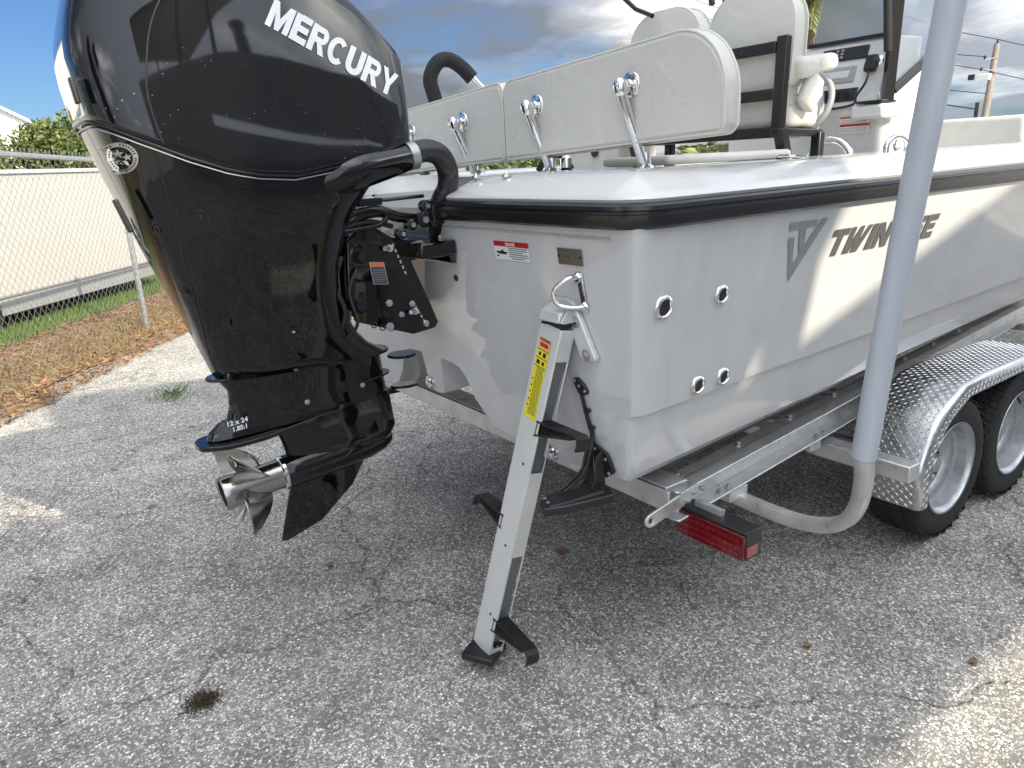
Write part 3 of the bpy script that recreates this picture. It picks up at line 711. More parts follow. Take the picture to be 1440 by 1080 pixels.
# danger label
o0 = tp(2.232, 1.520); lab = G(); rect(lab, o0, UX, UZ, 0, 0, .205, .066); lab = lab.build('danger_label', whited, boat)
q = G(); rect(q, o0, UX, UZ, 0, .048, .205, .066, .0008); q.build('label_band', redp, lab)
vs, fs = text_poly('DANGER', .014, offset=.0006); q = G(); map_flat(q, vs, fs, tp(2.16, 1.5715), UX, UZ, n_off=.0016); q.build('label_lettering', whited, lab)
q = G()
for k, (l0, l1) in enumerate([(.088, .198), (.088, .192), (.088, .170), (.088, .195), (.088, .202), (.10, .175)]):
    x = l0
    while x < l1:
        w_ = random.uniform(.006, .014); rect(q, o0, UX, UZ, x, .0415 - k * .0072, min(x + w_, l1), .0445 - k * .0072, .0008); x += w_ + .0025
boat_sil = [(.012, .024), (.03, .020), (.072, .020), (.078, .029), (.058, .029), (.054, .036), (.044, .036), (.04, .030), (.014, .030)]
map_flat(q, boat_sil, [tuple(range(9))], o0, UX, UZ, n_off=.0008); map_flat(q, [(.008, .012), (.02, .010), (.03, .015), (.02, .017)], [(0, 1, 2, 3)], o0, UX, UZ, n_off=.0008)
q.build('label_print', inkp, lab)
# data plate
o0 = tp(1.872, 1.530); G().prism([o0 + UX * a + UZ * b_ for a, b_ in ((0, 0), (.118, 0), (.118, .052), (0, .052))], (-.002, 0, 0)).build('data_plate', platem, boat)
q = G()
for a in (.008, .110): q.cyl(tp(1.872 - a, 1.557, .004), tp(1.872 - a, 1.557, .008), .004, 10)
q.build('plate_rivets', darkgrey, boat)
# stern eye (U bolt)
x0 = transom_x(1.45)
ue = G().tube(smooth_path([(x0, 1.785, 1.492), (x0 - .035, 1.80, 1.490), (x0 - .065, 1.825, 1.462), (x0 - .070, 1.83, 1.435), (x0 - .06, 1.82, 1.408), (x0 - .03, 1.79, 1.398), (x0 + .01, 1.765, 1.40)], 6), .0095, 12).build('stern_eye', chrome, boat, ang=60)
for z, y in ((1.492, 1.785), (1.40, 1.768)): G().lathe([(0, .012), (.014, .012), (.019, .006), (.021, 0)], (transom_x(z), y, z), (-1, 0, -.1), 6).build('eye_nut', chrome, ue)
G().prism([tp(1.792, 1.51), tp(1.764, 1.51), tp(1.752, 1.38), tp(1.778, 1.38)], (-.004, 0, 0)).build('eye_plate', chrome, ue, bevel=.003)

# lettering on the side
def side_map(poly2, off=.0022):
    return [Vector((x, side_y(z) - off, z)) for x, z in poly2]
def side_decal(name, polys, mat, parent=boat):
    q = G()
    for p in polys:
        n_ = len(p); q.add(side_map(p), [tuple(range(n_))])
    return q.build(name, mat, parent, flat=True)
side_decal('maker_emblem', [[(2.209, 1.611), (2.369, 1.61), (2.364, 1.588), (2.31, 1.585), (2.319, 1.506), (2.291, 1.502), (2.272, 1.585), (2.215, 1.583)],
    [(2.219, 1.56), (2.252, 1.561), (2.27, 1.462), (2.392, 1.611), (2.428, 1.611), (2.265, 1.405)]], decall)
def letter_polys():
    s_ = .30
    def L_(x0, w_, strokes): return [[(x0 + a * w_, b_) for a, b_ in st] for st in strokes]
    k = .30; out_ = []; x = 0
    T = [[(0, 1), (0, .74), (.36, .74), (.36, 0), (.70, 0), (.70, .74), (1, .74), (1, 1)]]
    I = [[(0, 0), (1, 0), (1, 1), (0, 1)]]
    Wl = [[(0, 1), (.0, .0), (.30, 0), (.40, .45), (.40, 0), (.70, 0), (1, 1), (.80, 1), (.60, .38), (.60, 1), (.42, 1), (.22, .42), (.22, 1)]]
    Nn = [[(0, 0), (.3, 0), (.3, .55), (.66, 0), (1, 0), (1, 1), (.70, 1), (.70, .45), (.34, 1), (0, 1)]]
    V = [[(0, 1), (.25, 0), (.65, 0), (1, 1), (.70, 1), (.46, .35), (.32, 1)]]
    E_ = [[(0, 0), (1, 0), (1, .26), (.38, .26), (.38, .38), (.92, .38), (.92, .62), (.38, .62), (.38, .74), (1, .74), (1, 1), (0, 1)]]
    for ch, w_ in ((T, .115), (Wl, .150), (I, .040), (Nn, .115), (None, .045), (V, .105), (E_, .098), (E_, .098)):
        if ch: out_ += L_(x, w_, ch)
        x += w_ + .010
    return out_, x
lp, tot = letter_polys()
kx = (3.222 - 2.455) / tot; polys = []
for p in lp:
    pp_ = []
    for a, b_ in p:
        z = 1.468 + b_ * .094 + (a * kx) * .0; pp_.append((2.453 + a * kx + (b_ - .5) * .040 + .02, z))
    polys.append(pp_)
side_decal('hull_lettering', polys, decalg)

# ---- stern bench backrest: two cushions on four chrome struts
def rslab(name, yy0, yy1, topf, botf, x0, x1, r_st, mat, parent):
    """cushion panel in the YZ plane, y from yy0 (starboard) to yy1; r_st radius of the upper starboard corner"""
    pts = []
    def arc(cy, cz, r, a0, a1, n=9): return [(cy + r * cos(a), cz + r * sin(a)) for a in np.linspace(a0, a1, n)]
    pts += arc(yy0 + r_st[0], topf(yy0) - r_st[0], r_st[0], pi, pi / 2)
    pts += arc(yy1 - r_st[1], topf(yy1) - r_st[1], r_st[1], pi / 2, 0)
    pts += arc(yy1 - .02, botf(yy1) + .02, .02, 0, -pi / 2, 5)
    pts += arc(yy0 + .03, botf(yy0) + .03, .03, -pi / 2, -pi, 5)
    # sections: flat back face, soft front
    def ring(x, ins): 
        c = Vector((0, sum(p[0] for p in pts) / len(pts), sum(p[1] for p in pts) / len(pts))); out_ = []
        for i, (y, z) in enumerate(pts):
            a = Vector(pts[i - 1]); b_ = Vector(pts[(i + 1) % len(pts)]); tg = (b_ - a).normalized(); nn = Vector((tg.y, -tg.x))
            if (Vector((y, z)) - Vector((c.y, c.z))).dot(nn) > 0: nn = -nn
            out_.append((x, y + nn.x * ins, z + nn.y * ins))
        return out_
    rr_ = [ring(x0, .012), ring(x0 + .004, .003), ring(x0 + .012, 0), ring(x1 - .05, -.004), ring(x1 - .02, .006), ring(x1, .03), ring(x1 + .012, .08)]
    o_ = G().rings(rr_).build(name, mat, parent, ang=60)
    for x, i_ in ((x0 + .004, .0), (x1 - .045, -.005)):
        pth = ring(x, i_); G().tube([Vector(p) for p in pth], .0042, 6, closed=True).build('piping', piping, o_)
    return o_
bt = lambda y: 2.222 - .042 * (y - 1.57); bb_ = lambda y: 1.908 - .040 * (y - 1.57)
sb = rslab('backrest_cushion', 1.580, 2.735, bt, bb_, 1.95, 2.055, (.19, .045), cream, boat)
sb2 = rslab('backrest_cushion', 2.752, 3.93, bt, bb_, 1.95, 2.055, (.035, .17), cream, boat)
# flat backing panels, slightly greyer vinyl
for yy0, yy1, r0, r1, par in ((1.590, 2.728, .175, .03, sb), (2.760, 3.91, .03, .155, sb2)):
    def arcp(cy, cz, r, a0, a1, n=8): return [(cy + r * cos(a), cz + r * sin(a)) for a in np.linspace(a0, a1, n)]
    pts = arcp(yy0 + r0, bt(yy0) - .016 - r0, r0, pi, pi / 2) + arcp(yy1 - r1, bt(yy1) - .014 - r1, r1, pi / 2, 0) + [(yy1, bb_(yy1) + .012), (yy0, bb_(yy0) + .012)]
    G().prism([(1.950, a, b_) for a, b_ in pts], (-.004, 0, 0)).build('backing_panel', vinylback, par, ang=30)
for y, z in ((1.978, 2.088), (2.51, 2.065), (3.068, 2.042), (3.56, 2.02)):
    st = G().lathe([(0, .007), (.030, .007), (.040, .004), (.044, 0), (.044, -.003)], (1.946, y, z - .004), (-1, 0, 0), 28).build('backrest_strut', chrome, boat, ang=50)
    G().lathe([(.014, 0), (.016, .02), (.014, .034)], (1.946, y + .0, z), (-1, 0, -.1), 16).build('strut_socket', chrome, st)
    G().tube([(1.897, y, z - .012), (2.000, y - .016, 1.80)], .0175, 18).build('strut_tube', chrome, st, ang=60)
    G().lathe([(.022, -.030), (.026, -.022), (.027, -.004), (.024, .012), (.014, .024), (.0, .028)], (1.898, y, z - .008), (-.25, 0, 1), 22).build('strut_elbow', chrome, st)
    G().lathe([(.017, .05), (.019, .012), (.034, .004), (.037, 0)], (2.004, y - .016, 1.808), (0, 0, 1), 24).build('strut_base', chrome, st)
# black padded grab hoop on the port side
hp = G().tube(smooth_path([(2.09, 3.45, 1.85), (2.04, 3.45, 2.15), (2.016, 3.45, 2.26), (2.05, 3.43, 2.335), (2.11, 3.42, 2.352), (2.17, 3.40, 2.318), (2.22, 3.38, 2.262)], 8), .036, 14).build('grab_hoop', blackgrip, boat, ang=60)
G().tube([(2.21, 3.382, 2.275), (2.40, 3.30, 2.05)], .019, 12).build('hoop_tube', chrome, hp)
# gunwale hardware
G().prism([(2.1, 1.95, 1.81), (2.75, 1.88, 1.81), (2.8, 2.2, 1.81), (2.1, 2.3, 1.81)], (0, 0, .035)).build('gunwale_cushion', cream, boat, bevel=.015)
for x, y in ((2.62, 1.80),):
    c_ = G().lathe([(.052, 0), (.054, .006), (.045, .012), (.036, .010), (.034, -.06), (0, -.06)], (x, y, 1.808), (.15, 0, 1), 28).build('rod_holder', chrome, boat)
cl = G().tube(smooth_path([(3.05, 1.66, 1.81), (3.06, 1.66, 1.85), (3.13, 1.66, 1.872), (3.2, 1.66, 1.85), (3.21, 1.66, 1.81)], 6), .012, 12).build('grab_rail', chrome, boat, ang=60)
for x, y in ((1.62, 2.28), (1.60, 2.45)): G().lathe([(.018, 0), (.016, .007), (.006, .008), (.0, .02)], (x, y, 1.80), (0, 0, 1), 14).build('deck_fitting', chrome, boat)
# low deck gear seen under the backrest: stowed line clutch, speaker pod and port side locker
q = G().prism([(2.9, 3.55, 1.70), (2.9, 3.06, 1.70), (2.9, 3.04, 1.93), (2.9, 3.40, 1.93), (2.9, 3.52, 1.88)], (.3, 0, 0)).build('port_locker', cream, boat, bevel=.02)
G().lathe([(0, 0), (.028, 0), (.028, .004)], (2.893, 3.22, 1.88), (-1, 0, 0), 16).build('locker_vent', darkgrey, q)
G().tube(smooth_path([(2.6, 3.35, 1.80), (2.6, 3.28, 1.86), (2.6, 3.16, 1.87), (2.62, 3.1, 1.8)], 6), .018, 10).build('hose_coil', blackgrip, boat)
G().lathe([(.03, 0), (.034, .05), (.02, .07), (0, .07)], (2.6, 3.12, 1.80), (.2, .2, 1), 18).build('washdown_fitting', chrome, boat)
G().box((2.3, 3.95, 1.83), (.35, .12, .05)).build('port_cleat_base', gel, boat, bevel=.01)

# ---- centre console
con = G().prism([(3.82, 2.10, 1.2), (3.82, 2.10, 1.955), (3.80, 2.10, 2.045), (4.10, 2.10, 2.195), (4.22, 2.10, 2.24), (4.27, 2.10, 2.0), (4.32, 2.10, 1.2)], (0, .98, 0)).build('console', gel, boat, bevel=.05, seg=4)
G().prism([(3.80, 2.14, 2.03), (3.93, 2.14, 2.36), (4.20, 2.14, 2.37), (4.15, 2.14, 2.06)], (0, .92, 0)).build('dash_panel', gel, con, bevel=.012)
dn = Vector((-.33, 0, .13)).normalized(); du = Vector((.13, 0, .33)).normalized()
def dashp(y, u, off=.004): return Vector((3.80, y, 2.03)) + du * u + dn * off
def dpanel(name, y0, y1, u0, u1, mat, off=.004, bev=.006, par=con, th=.012):
    return G().prism([dashp(y1, u0, off), dashp(y0, u0, off), dashp(y0, u1, off), dashp(y1, u1, off)], -dn * th).build(name, mat, par, bevel=bev)
rd = dpanel('radio', 2.26, 2.52, .255, .325, darkgrey, .01)
q = G()
for a in range(2):
    for b_ in range(3): q.box(dashp(2.40 + a * .028, .272 + b_ * .018, .013), (.006, .015, .010))
q.build('radio_buttons', greyp, rd)
tr = dpanel('dash_tray', 2.30, 2.56, .135, .225, greyp, .006, .02)
dpanel('tray_rim', 2.335, 2.53, .158, .200, hullm, .010, .015, tr)
sw = dpanel('switch_panel', 2.26, 2.62, .035, .105, darkgrey, .009)
for k in range(6): dpanel('rocker_switch', 2.285 + k * .052, 2.322 + k * .052, .048, .090, blacksatin, .014, .004, sw)
mk = dpanel('microphone', 2.185, 2.245, .17, .255, blackplas, .04, .012, th=.035)
G().tube(smooth_path([dashp(2.21, .17, .03), dashp(2.20, .10, .05), dashp(2.235, .04, .04), dashp(2.24, .0, .04), dashp(2.36, -.01, .03), dashp(2.6, -.005, .03)], 8), .006, 8).build('microphone_cord', blackplas, mk)
G().lathe([(0, .006), (.026, .006), (.034, 0)], dashp(2.2, .23, .0), dn, 18).build('microphone_clip', chrome, mk)
# steering wheel seen edge on
stw = G().torus((3.66, 2.46, 2.06), (-.9, 0, .35), .16, .016, 40, 10).build('steering_wheel', greyp, con, ang=60)
q = G()
for a in (0, 2.1, 4.2): q.bar((3.66, 2.46, 2.06), Vector((3.66, 2.46, 2.06)) + Vector((.35 * cos(a), sin(a), .9 * cos(a))) * .155, .02, .01)
q.build('wheel_spokes', chrome, stw)
G().lathe([(.035, -.09), (.03, .01), (0, .02)], (3.66, 2.46, 2.06), (-.9, 0, .35), 16).build('wheel_hub', darkgrey, stw)
tl = G().lathe([(0, .19), (.018, .185), (.030, .15), (.034, .08), (.022, .01), (.012, -.03)], (3.70, 2.40, 1.955), (-.22, -.15, 1), 16).build('throttle_lever', aluanod, con)
# warning labels on the console
for z0, z1 in ((1.925, 1.985),):
    o0 = Vector((3.814, 2.335, 1.905)); lb = G(); rect(lb, o0, Vector((0, -1, 0)), Vector((0, 0, 1)), 0, 0, .16, .088); lb = lb.build('warning_label', whited, con)
    q = G(); 
    for z in (.074, .034): rect(q, o0, Vector((0, -1, 0)), Vector((0, 0, 1)), 0, z, .16, z + .012, .001)
    q.build('label_band', redp, lb); q = G()
    for z in (.064, .056, .050, .024, .016, .008):
        x = .006
        while x < .14: w_ = random.uniform(.008, .02); rect(q, o0, Vector((0, -1, 0)), Vector((0, 0, 1)), x, z, x + w_, z + .0028, .001); x += w_ + .004
    q.build('label_print', greyp, lb)
G().lathe([(.024, 0), (.024, .008), (.036, .006), (.04, 0)], (3.96, 2.098, 1.845), (0, -1, 0), 28).build('courtesy_light', chrome, con)
G().lathe([(0, .002), (.024, .002)], (3.96, 2.098, 1.845), (0, -1, 0), 20).build('lamp_lens', whited, con)
q = G().tube(smooth_path([(3.62, 2.14, 1.74), (3.62, 2.16, 1.82), (3.62, 2.22, 1.87), (3.62, 2.30, 1.87), (3.62, 2.36, 1.82), (3.62, 2.38, 1.72)], 8), .020, 14).build('console_grab_rail', chrome, boat, ang=60)
# T-top legs, windscreen and clear curtain
leg = G().sweep([(3.80, 2.085, 2.045), (3.80, 2.075, 2.50), (3.80, 2.06, 3.05)], [(-.03, -.022), (.03, -.022), (.03, .022), (-.03, .022)]).build('hardtop_leg', frame, boat)
G().tube(smooth_path([(3.745, 2.10, 3.0), (3.74, 2.10, 2.62), (3.755, 2.09, 2.40), (3.77, 2.085, 2.27)], 8), .020, 12).build('rolled_curtain', blackgrip, leg)
G().box((3.78, 2.13, 2.045), (.14, .13, .014)).build('leg_foot', blacksatin, leg, bevel=.004)
G().box((3.80, 2.14, 2.00), (.17, .17, .07)).build('foot_block', gel, con, bevel=.015)
G().sweep([(3.80, 3.06, 2.045), (3.80, 3.10, 3.05)], [(-.03, -.022), (.03, -.022), (.03, .022), (-.03, .022)]).build('hardtop_leg', frame, boat)
ws = G().prism([(3.93, 2.2, 2.36), (3.93, 2.60, 2.36), (4.10, 2.58, 3.05), (4.10, 2.2, 3.05)], (.006, 0, 0)).build('windscreen', vinylclear, boat)
G().bar((3.925, 2.16, 2.368), (3.925, 2.62, 2.368), .012, .02).build('screen_edge', blacksatin, ws)
sw_ = G().prism([(3.85, 2.10, 2.09), (4.20, 2.10, 2.26), (4.26, 2.08, 3.05), (3.85, 2.08, 3.05)], (0, .006, 0)).build('side_window', glass, boat)
q = G()
fr = [(3.85, 2.095, 2.09), (4.20, 2.095, 2.265), (4.26, 2.08, 3.05), (3.85, 2.08, 3.05)]
q.bar(fr[0], fr[1], .02, .05, up=(0, 1, 0)); q.bar(fr[1], fr[2], .02, .016, up=(0, 1, 0)); q.bar(fr[0], fr[3], .02, .02, up=(0, 1, 0)); q.build('window_gasket', blacksatin, sw_)
# bow cushion in the distance
G().box((6.7, 2.98, 1.885), (.5, 1.0, .23)).build('bow_backrest', cream, boat, bevel=.035, seg=4)
G().box((6.2, 1.62, 1.824), (.30, .05, .012)).build('pop_up_cleat', chrome, boat, bevel=.004)
# hardtop edge rods
G().tube([(2.9, 3.06, 2.66), (2.85, 2.86, 2.53), (2.82, 2.72, 2.475)], .011, 8).build('outrigger_pole', blacksatin, boat)
G().tube([(2.88, 2.44, 2.60), (2.86, 2.40, 2.47)], .014, 8).build('outrigger_pole', blacksatin, boat)

# ---- helm seats on one dark frame
hs = thing('helm_seat', 'double cream helm seat with flip-up bolsters on a dark tubular frame behind the console', 'seat', (3.0, 2.4, 1.2))
def seat(y0, y1, armrest):
    yc = (y0 + y1) / 2; hw = (y1 - y0) / 2
    def ring(x, ins, top, bot, tr_=.17):
        pts = []
        def arc(cy, cz, r, a0, a1, n=8): return [(cy + r * cos(a), cz + r * sin(a)) for a in np.linspace(a0, a1, n)]
        pts += arc(yc - hw + ins + tr_, top - ins - tr_, tr_, pi, pi / 2); pts += arc(yc + hw - ins - tr_, top - ins - tr_, tr_, pi / 2, 0)
        pts += arc(yc + hw - ins - .04, bot + ins + .04, .04, 0, -pi / 2, 5); pts += arc(yc - hw + ins + .04, bot + ins + .04, .04, -pi / 2, -pi, 5)
        return [(x + (z - 2.0) * .06, y, z) for y, z in pts]
    T_, B_ = 2.50, 2.09
    bk = G().rings([ring(2.845, .012, T_, B_), ring(2.85, .002, T_, B_), ring(2.90, 0, T_, B_), ring(2.95, .006, T_, B_), ring(2.98, .03, T_, B_), ring(2.99, .07, T_, B_)]).build('seat_back', cream, hs, ang=55)
    for x in (2.853, 2.94): G().tube([Vector(p) for p in ring(x, .0, T_, B_)], .004, 6, closed=True).build('piping', piping, bk)
    G().box((2.935, yc, 2.06), (.11, hw * 1.72, .24), Matrix.Rotation(.06, 3, 'Y')).build('lumbar_cushion', cream, hs, bevel=.045, seg=4)
    sc_ = G().box((2.99, yc, 1.98), (.24, hw * 1.9, .11), Matrix.Rotation(-.03, 3, 'Y')).build('seat_cushion', cream, hs, bevel=.045, seg=4)
    G().box((3.05, yc, 1.99), (.12, hw * 1.94, .14)).build('bolster', cream, hs, bevel=.05, seg=4)
    if armrest:
        for s_ in armrest:
            ya = yc + s_ * (hw + .005)
            G().box((2.945, ya, 2.165), (.13, .085, .085), Matrix.Rotation(-.10, 3, 'Y')).build('armrest', cream, hs, bevel=.03, seg=4)
            G().box((3.055, ya, 2.185), (.17, .085, .070), Matrix.Rotation(-.10, 3, 'Y')).build('armrest', cream, hs, bevel=.03, seg=4)
            G().box((2.98, ya + .01 * s_, 2.07), (.10, .05, .15), Matrix.Rotation(.5, 3, 'Y')).build('armrest_support', cream, hs, bevel=.02, seg=3)
G().box((2.96, 3.02, 2.365), (.16, .09, .11)).build('armrest', cream, hs, bevel=.03, seg=4)
seat(1.985, 2.43, (-1,)); seat(2.47, 2.93, (1,))
sqt = [(-.026, -.02), (.026, -.02), (.026, .02), (-.026, .02)]
for y in (2.005, 2.86):
    G().bar((2.82, y, 1.90), (2.835, y, 2.285), .052, .034, up=(1, 0, 0)).build('frame_upright', frame, hs, bevel=.006)
    G().bar((2.82, y - .01, 1.93), (2.98, y - .09, 1.20), .05, .04, up=(1, 0, 0)).build('frame_leg', frame, hs, bevel=.006)
    G().bar((3.08, y - .02, 1.91), (3.02, y - .05, 1.20), .045, .04, up=(1, 0, 0)).build('frame_leg', frame, hs, bevel=.006)
    G().bar((2.80, y, 1.915), (3.11, y, 1.905), .05, .03).build('seat_rail', frame, hs, bevel=.005)
for z in (2.245, 2.065, 1.915): 
    cb = G().bar((2.826, 2.03, z), (2.826, 2.84, z), .03, .045).build('crossbar', frame, hs, bevel=.005)
    G().lathe([(0, .001), (.012, .001)], (2.8105, 2.19, z), (-1, 0, 0), 14).build('bolt_hole', inkp, cb)
G().box((2.96, 2.43, 1.925), (.28, .8, .02)).build('seat_pan', darkgrey, hs)

# ================================================================== OUTBOARD
MY = 2.79
mot = thing('outboard_motor', 'large glossy black outboard motor with steel propeller hung on the stern', 'outboard motor', (.95, MY, .9))
NT = 96
def seam(x): return interp(x, [.30, .37, .46, .58, .70, .82, .92, 1.02, 1.2, 1.40], [2.062, 2.02, 1.972, 1.916, 1.872, 1.848, 1.844, 1.853, 1.895, 1.948])
def ztop(x): return interp(x, [.30, .37, .5, .7, .95, 1.16, 1.42], [2.42, 2.52, 2.62, 2.67, 2.63, 2.49, 2.225])
def ring_xy(xa, xf, hw_, na, nf, ny):
    pts = []; xm = xa + (xf - xa) * .55
    for i in range(NT):
        t_ = 2 * pi * i / NT; c, s_ = cos(t_), sin(t_)
        n = nf if c > 0 else na
        ax = (xf - xm) if c > 0 else (xm - xa)
        pts.append((xm + ax * math.copysign(abs(c) ** n, c), MY + hw_ * math.copysign(abs(s_) ** ny, s_)))
    return pts
def cowl():
    R_ = []
    for s_ in [0, .01, .03, .08, .16, .26, .38, .5, .62, .74, .82, .88, .93, .97, 1.0, 1.0]:
        k = len(R_)
        xa = .350 - .02 * min(1, s_ / .3) + .13 * max(0, (s_ - .4) / .6) ** 1.8; xf = 1.385 + .035 * s_
        hw_ = .338 * (1 - .30 * s_ ** 1.4) if s_ < .86 else .338 * (.757 - .36 * ((s_ - .86) / .14) ** 1.8)
        if s_ == 0: hw_ -= .006; xa += .006; xf -= .006
        if k == 15: hw_ *= .3; xa = .7; xf = 1.1
        na = .80 if s_ < .9 else .9
        ring = ring_xy(xa, xf, hw_, .55, .22, .36)
        R_.append([(x, y, seam(x) + s_ * (ztop(x) - seam(x))) for x, y in ring])
    return G().rings(R_)
cw = cowl(); cowl_o = cw.build('top_cowl', cowlm, mot, ang=70)
def chap_ring(s_):
    # s 0 at the seam, 1 at the lower flange
    z1 = 1.150
    xa = interp(s_, [0, .35, .7, 1], [.362, .455, .555, .625]); xf = interp(s_, [0, .10, .24, .45, .62, .8, .93, 1], [1.36, 1.26, 1.15, 1.10, 1.10, 1.13, 1.21, 1.29])
    hw_ = interp(s_, [0, .12, .3, .5, .7, .88, 1], [.325, .315, .285, .245, .205, .165, .135])
    ring = ring_xy(xa, xf, hw_, interp(s_, [0, 1], [.57, .85]), .34, interp(s_, [0, 1], [.44, .75]))
    return [(x, y, seam(x) - .006 + s_ * (z1 - seam(x))) for x, y in ring]
ch = G().rings([chap_ring(s_) for s_ in [0, .02, .06, .12, .2, .28, .36, .45, .55, .65, .75, .85, .93, 1]])
chap_o = ch.build('lower_cowl', blackgloss, mot, ang=70)
dg = bpy.context.evaluated_depsgraph_get(); dg.update()
def bvh(gm):
    return BVHTree.FromPolygons([Vector(p) for p in gm.v], gm.f)
Bc, Bl = bvh(cw), bvh(ch)
def hit(bv, x, z, off=.002):
    h, n, i, d = bv.ray_cast(Vector((x, 1.5, z)), Vector((0, 1, 0)), 3)
    if h is None: return Vector((x, MY - .3, z))
    if n.y > 0: n = -n
    return h + n * off
# seam bead between cowls, side panel joints
def around(s_list, fn): pass
sr = [(x, y, seam(x) - .003) for x, y in ring_xy(.352, 1.373, .333, .56, .29, .425)]
G().tube(sr, .0045, 6, closed=True).build('cowl_seam', blacksatin, mot)
sr = [(x, y, seam(x) - .016) for x, y in ring_xy(.358, 1.35, .329, .57, .32, .43)]
G().tube(sr, .0022, 5, closed=True).build('seam_trim', sealw, mot)
def line_on(bv, pts, r, name, mat, par, off=.0): 
    P = smooth_path([(x, 0, z) for x, z in pts], 10); return G().tube([hit(bv, p.x, p.z, off) for p in P], r, 6).build(name, mat, par)
line_on(Bc, [(.62, 2.40), (.55, 2.28), (.515, 2.16), (.505, 2.08), (.515, 1.99), (.522, 1.955)], .0030, 'panel_joint', blacksatin, cowl_o)
line_on(Bl, [(.500, 1.92), (.525, 1.75), (.548, 1.58), (.575, 1.42), (.60, 1.27), (.625, 1.175)], .0030, 'panel_joint', blacksatin, chap_o)
# screw recesses on the lower cowl
for x, z in ((.42, 1.895), (.602, 1.737), (.482, 1.70), (.545, 1.49), (.876, 1.305), (.60, 1.215)):
    p = hit(Bl, x, z, .0); p2 = hit(Bl, x + .01, z); p3 = hit(Bl, x, z + .01); nn = (p2 - p).cross(p3 - p).normalized(); nn = nn if nn.y < 0 else -nn
    rc = G().lathe([(.017, -.003), (.0175, .0025), (.0145, .003), (.013, -.001), (0, -.001)], p, nn, 22).build('screw_recess', blacksatin, chap_o)
    G().lathe([(.006, .0005), (.006, .002), (0, .002)], p, nn, 6).build('screw_head', darkgrey if x < .8 else chrome, rc)
# vent on the aft edge
G().bar((.383, 2.60, 1.80), (.412, 2.60, 1.70), .03, .016, up=(1, 0, 0)).build('aft_vent', blackplas, chap_o, bevel=.004)
G().bar((.325, 2.56, 2.14), (.332, 2.56, 2.07), .03, .014, up=(1, 0, 0)).build('cowl_latch', blackplas, cowl_o, bevel=.004)
# lettering MERCURY
def block_text(txt):
    V_, F_ = [], []; x = 0; S, Hh = .31, .235
    def quad(p): o = len(V_); V_.extend([(x + a, b_) for a, b_ in p]); F_.append(tuple(range(o, o + len(p))))
    def arc(cx, cy, ro, rox, ri, rix, a0, a1, n=9):
        for i in range(n):
            t0, t1 = a0 + (a1 - a0) * i / n, a0 + (a1 - a0) * (i + 1) / n
            quad([(cx + rox * cos(t0), cy + ro * sin(t0)), (cx + rox * cos(t1), cy + ro * sin(t1)), (cx + rix * cos(t1), cy + ri * sin(t1)), (cx + rix * cos(t0), cy + ri * sin(t0))])
    for ch in txt:
        if ch == 'M':
            w_ = 1.12; quad([(0, 0), (S * .9, 0), (S * .9, .98), (0, 1)]); quad([(w_ - S * .9, 0), (w_, 0), (w_, 1), (w_ - S * .9, .98)])
            quad([(S * .9, .98), (S * .9, .55), (w_ / 2 - .11, 0), (w_ / 2, 0), (w_ / 2, .42)]); quad([(w_ - S * .9, .98), (w_ / 2, .42), (w_ / 2, 0), (w_ / 2 + .11, 0), (w_ - S * .9, .55)])
        elif ch == 'E':
            w_ = .84; quad([(0, 0), (S, 0), (S, 1), (0, 1)])
            for b0 in (0, .395, .79): quad([(S, b0), (w_ - (.05 if b0 == .395 else 0), b0), (w_ - (.05 if b0 == .395 else 0), b0 + Hh), (S, b0 + Hh)])
        elif ch == 'R':
            w_ = .94; quad([(0, 0), (S, 0), (S, 1), (0, 1)]); quad([(S, 1 - Hh * .95), (.60, 1 - Hh * .95), (.60, 1), (S, 1)]); quad([(S, .37), (.60, .37), (.60, .37 + Hh * .95), (S, .37 + Hh * .95)])
            arc(.60, .685, .315, .32, .115, .06, -pi / 2, pi / 2); quad([(.42, .37), (.70, .37), (w_ + .02, 0), (.64, 0)])
        elif ch == 'C':
            w_ = .98; arc(.50, .5, .52, .50, .30, .22, pi * .24, pi * 1.76, 20)
        elif ch == 'U':
            w_ = .94; quad([(0, .36), (S, .36), (S, 1), (0, 1)]); quad([(w_ - S, .36), (w_, .36), (w_, 1), (w_ - S, 1)]); arc(w_ / 2, .36, .38, w_ / 2, .15, w_ / 2 - S, pi, 2 * pi, 12)
        elif ch == 'Y':
            w_ = 1.0; quad([(.365, 0), (.635, 0), (.635, .40), (.365, .40)]); quad([(.365, .40), (.5, .40), (.5, .62), (.28, 1), (-.02, 1)]); quad([(.5, .40), (.635, .40), (1.02, 1), (.72, 1), (.5, .62)])
        x += w_ + .07
    return [(a + b_ * .10, b_ * .73) for a, b_ in V_], F_
vs, fs = block_text('MERCURY')
xm_ = max(v[0] for v in vs); bm = bmesh.new(); bv_ = [bm.verts.new((a, b_, 0)) for a, b_ in vs]
for f in fs:
    try: bm.faces.new([bv_[i] for i in f])
    except ValueError: pass
bmesh.ops.triangulate(bm, faces=bm.faces)
for _ in range(2): bmesh.ops.subdivide_edges(bm, edges=[e for e in bm.edges if e.calc_length() > .12], cuts=1)
bmesh.ops.triangulate(bm, faces=bm.faces)
A_, B_ = Vector((.895, 2.325)), Vector((1.315, 2.105))     # top-left and end of the baseline run on the cowl side (x, z)
dirx = (B_ - A_); ln_ = dirx.length; dirx.normalize(); diry = Vector((-dirx.y, dirx.x)); diry = (diry + Vector((.0, 0))).normalized()
hgt_ = .092
for v in bm.verts:
    u = v.co.x / xm_ * ln_; k = v.co.y / .73 * hgt_
    p = A_ + dirx * u + diry * (k - .030); v.co = hit(Bc, p.x, p.y, .0022)
me = bpy.data.meshes.new('cowl_lettering'); 
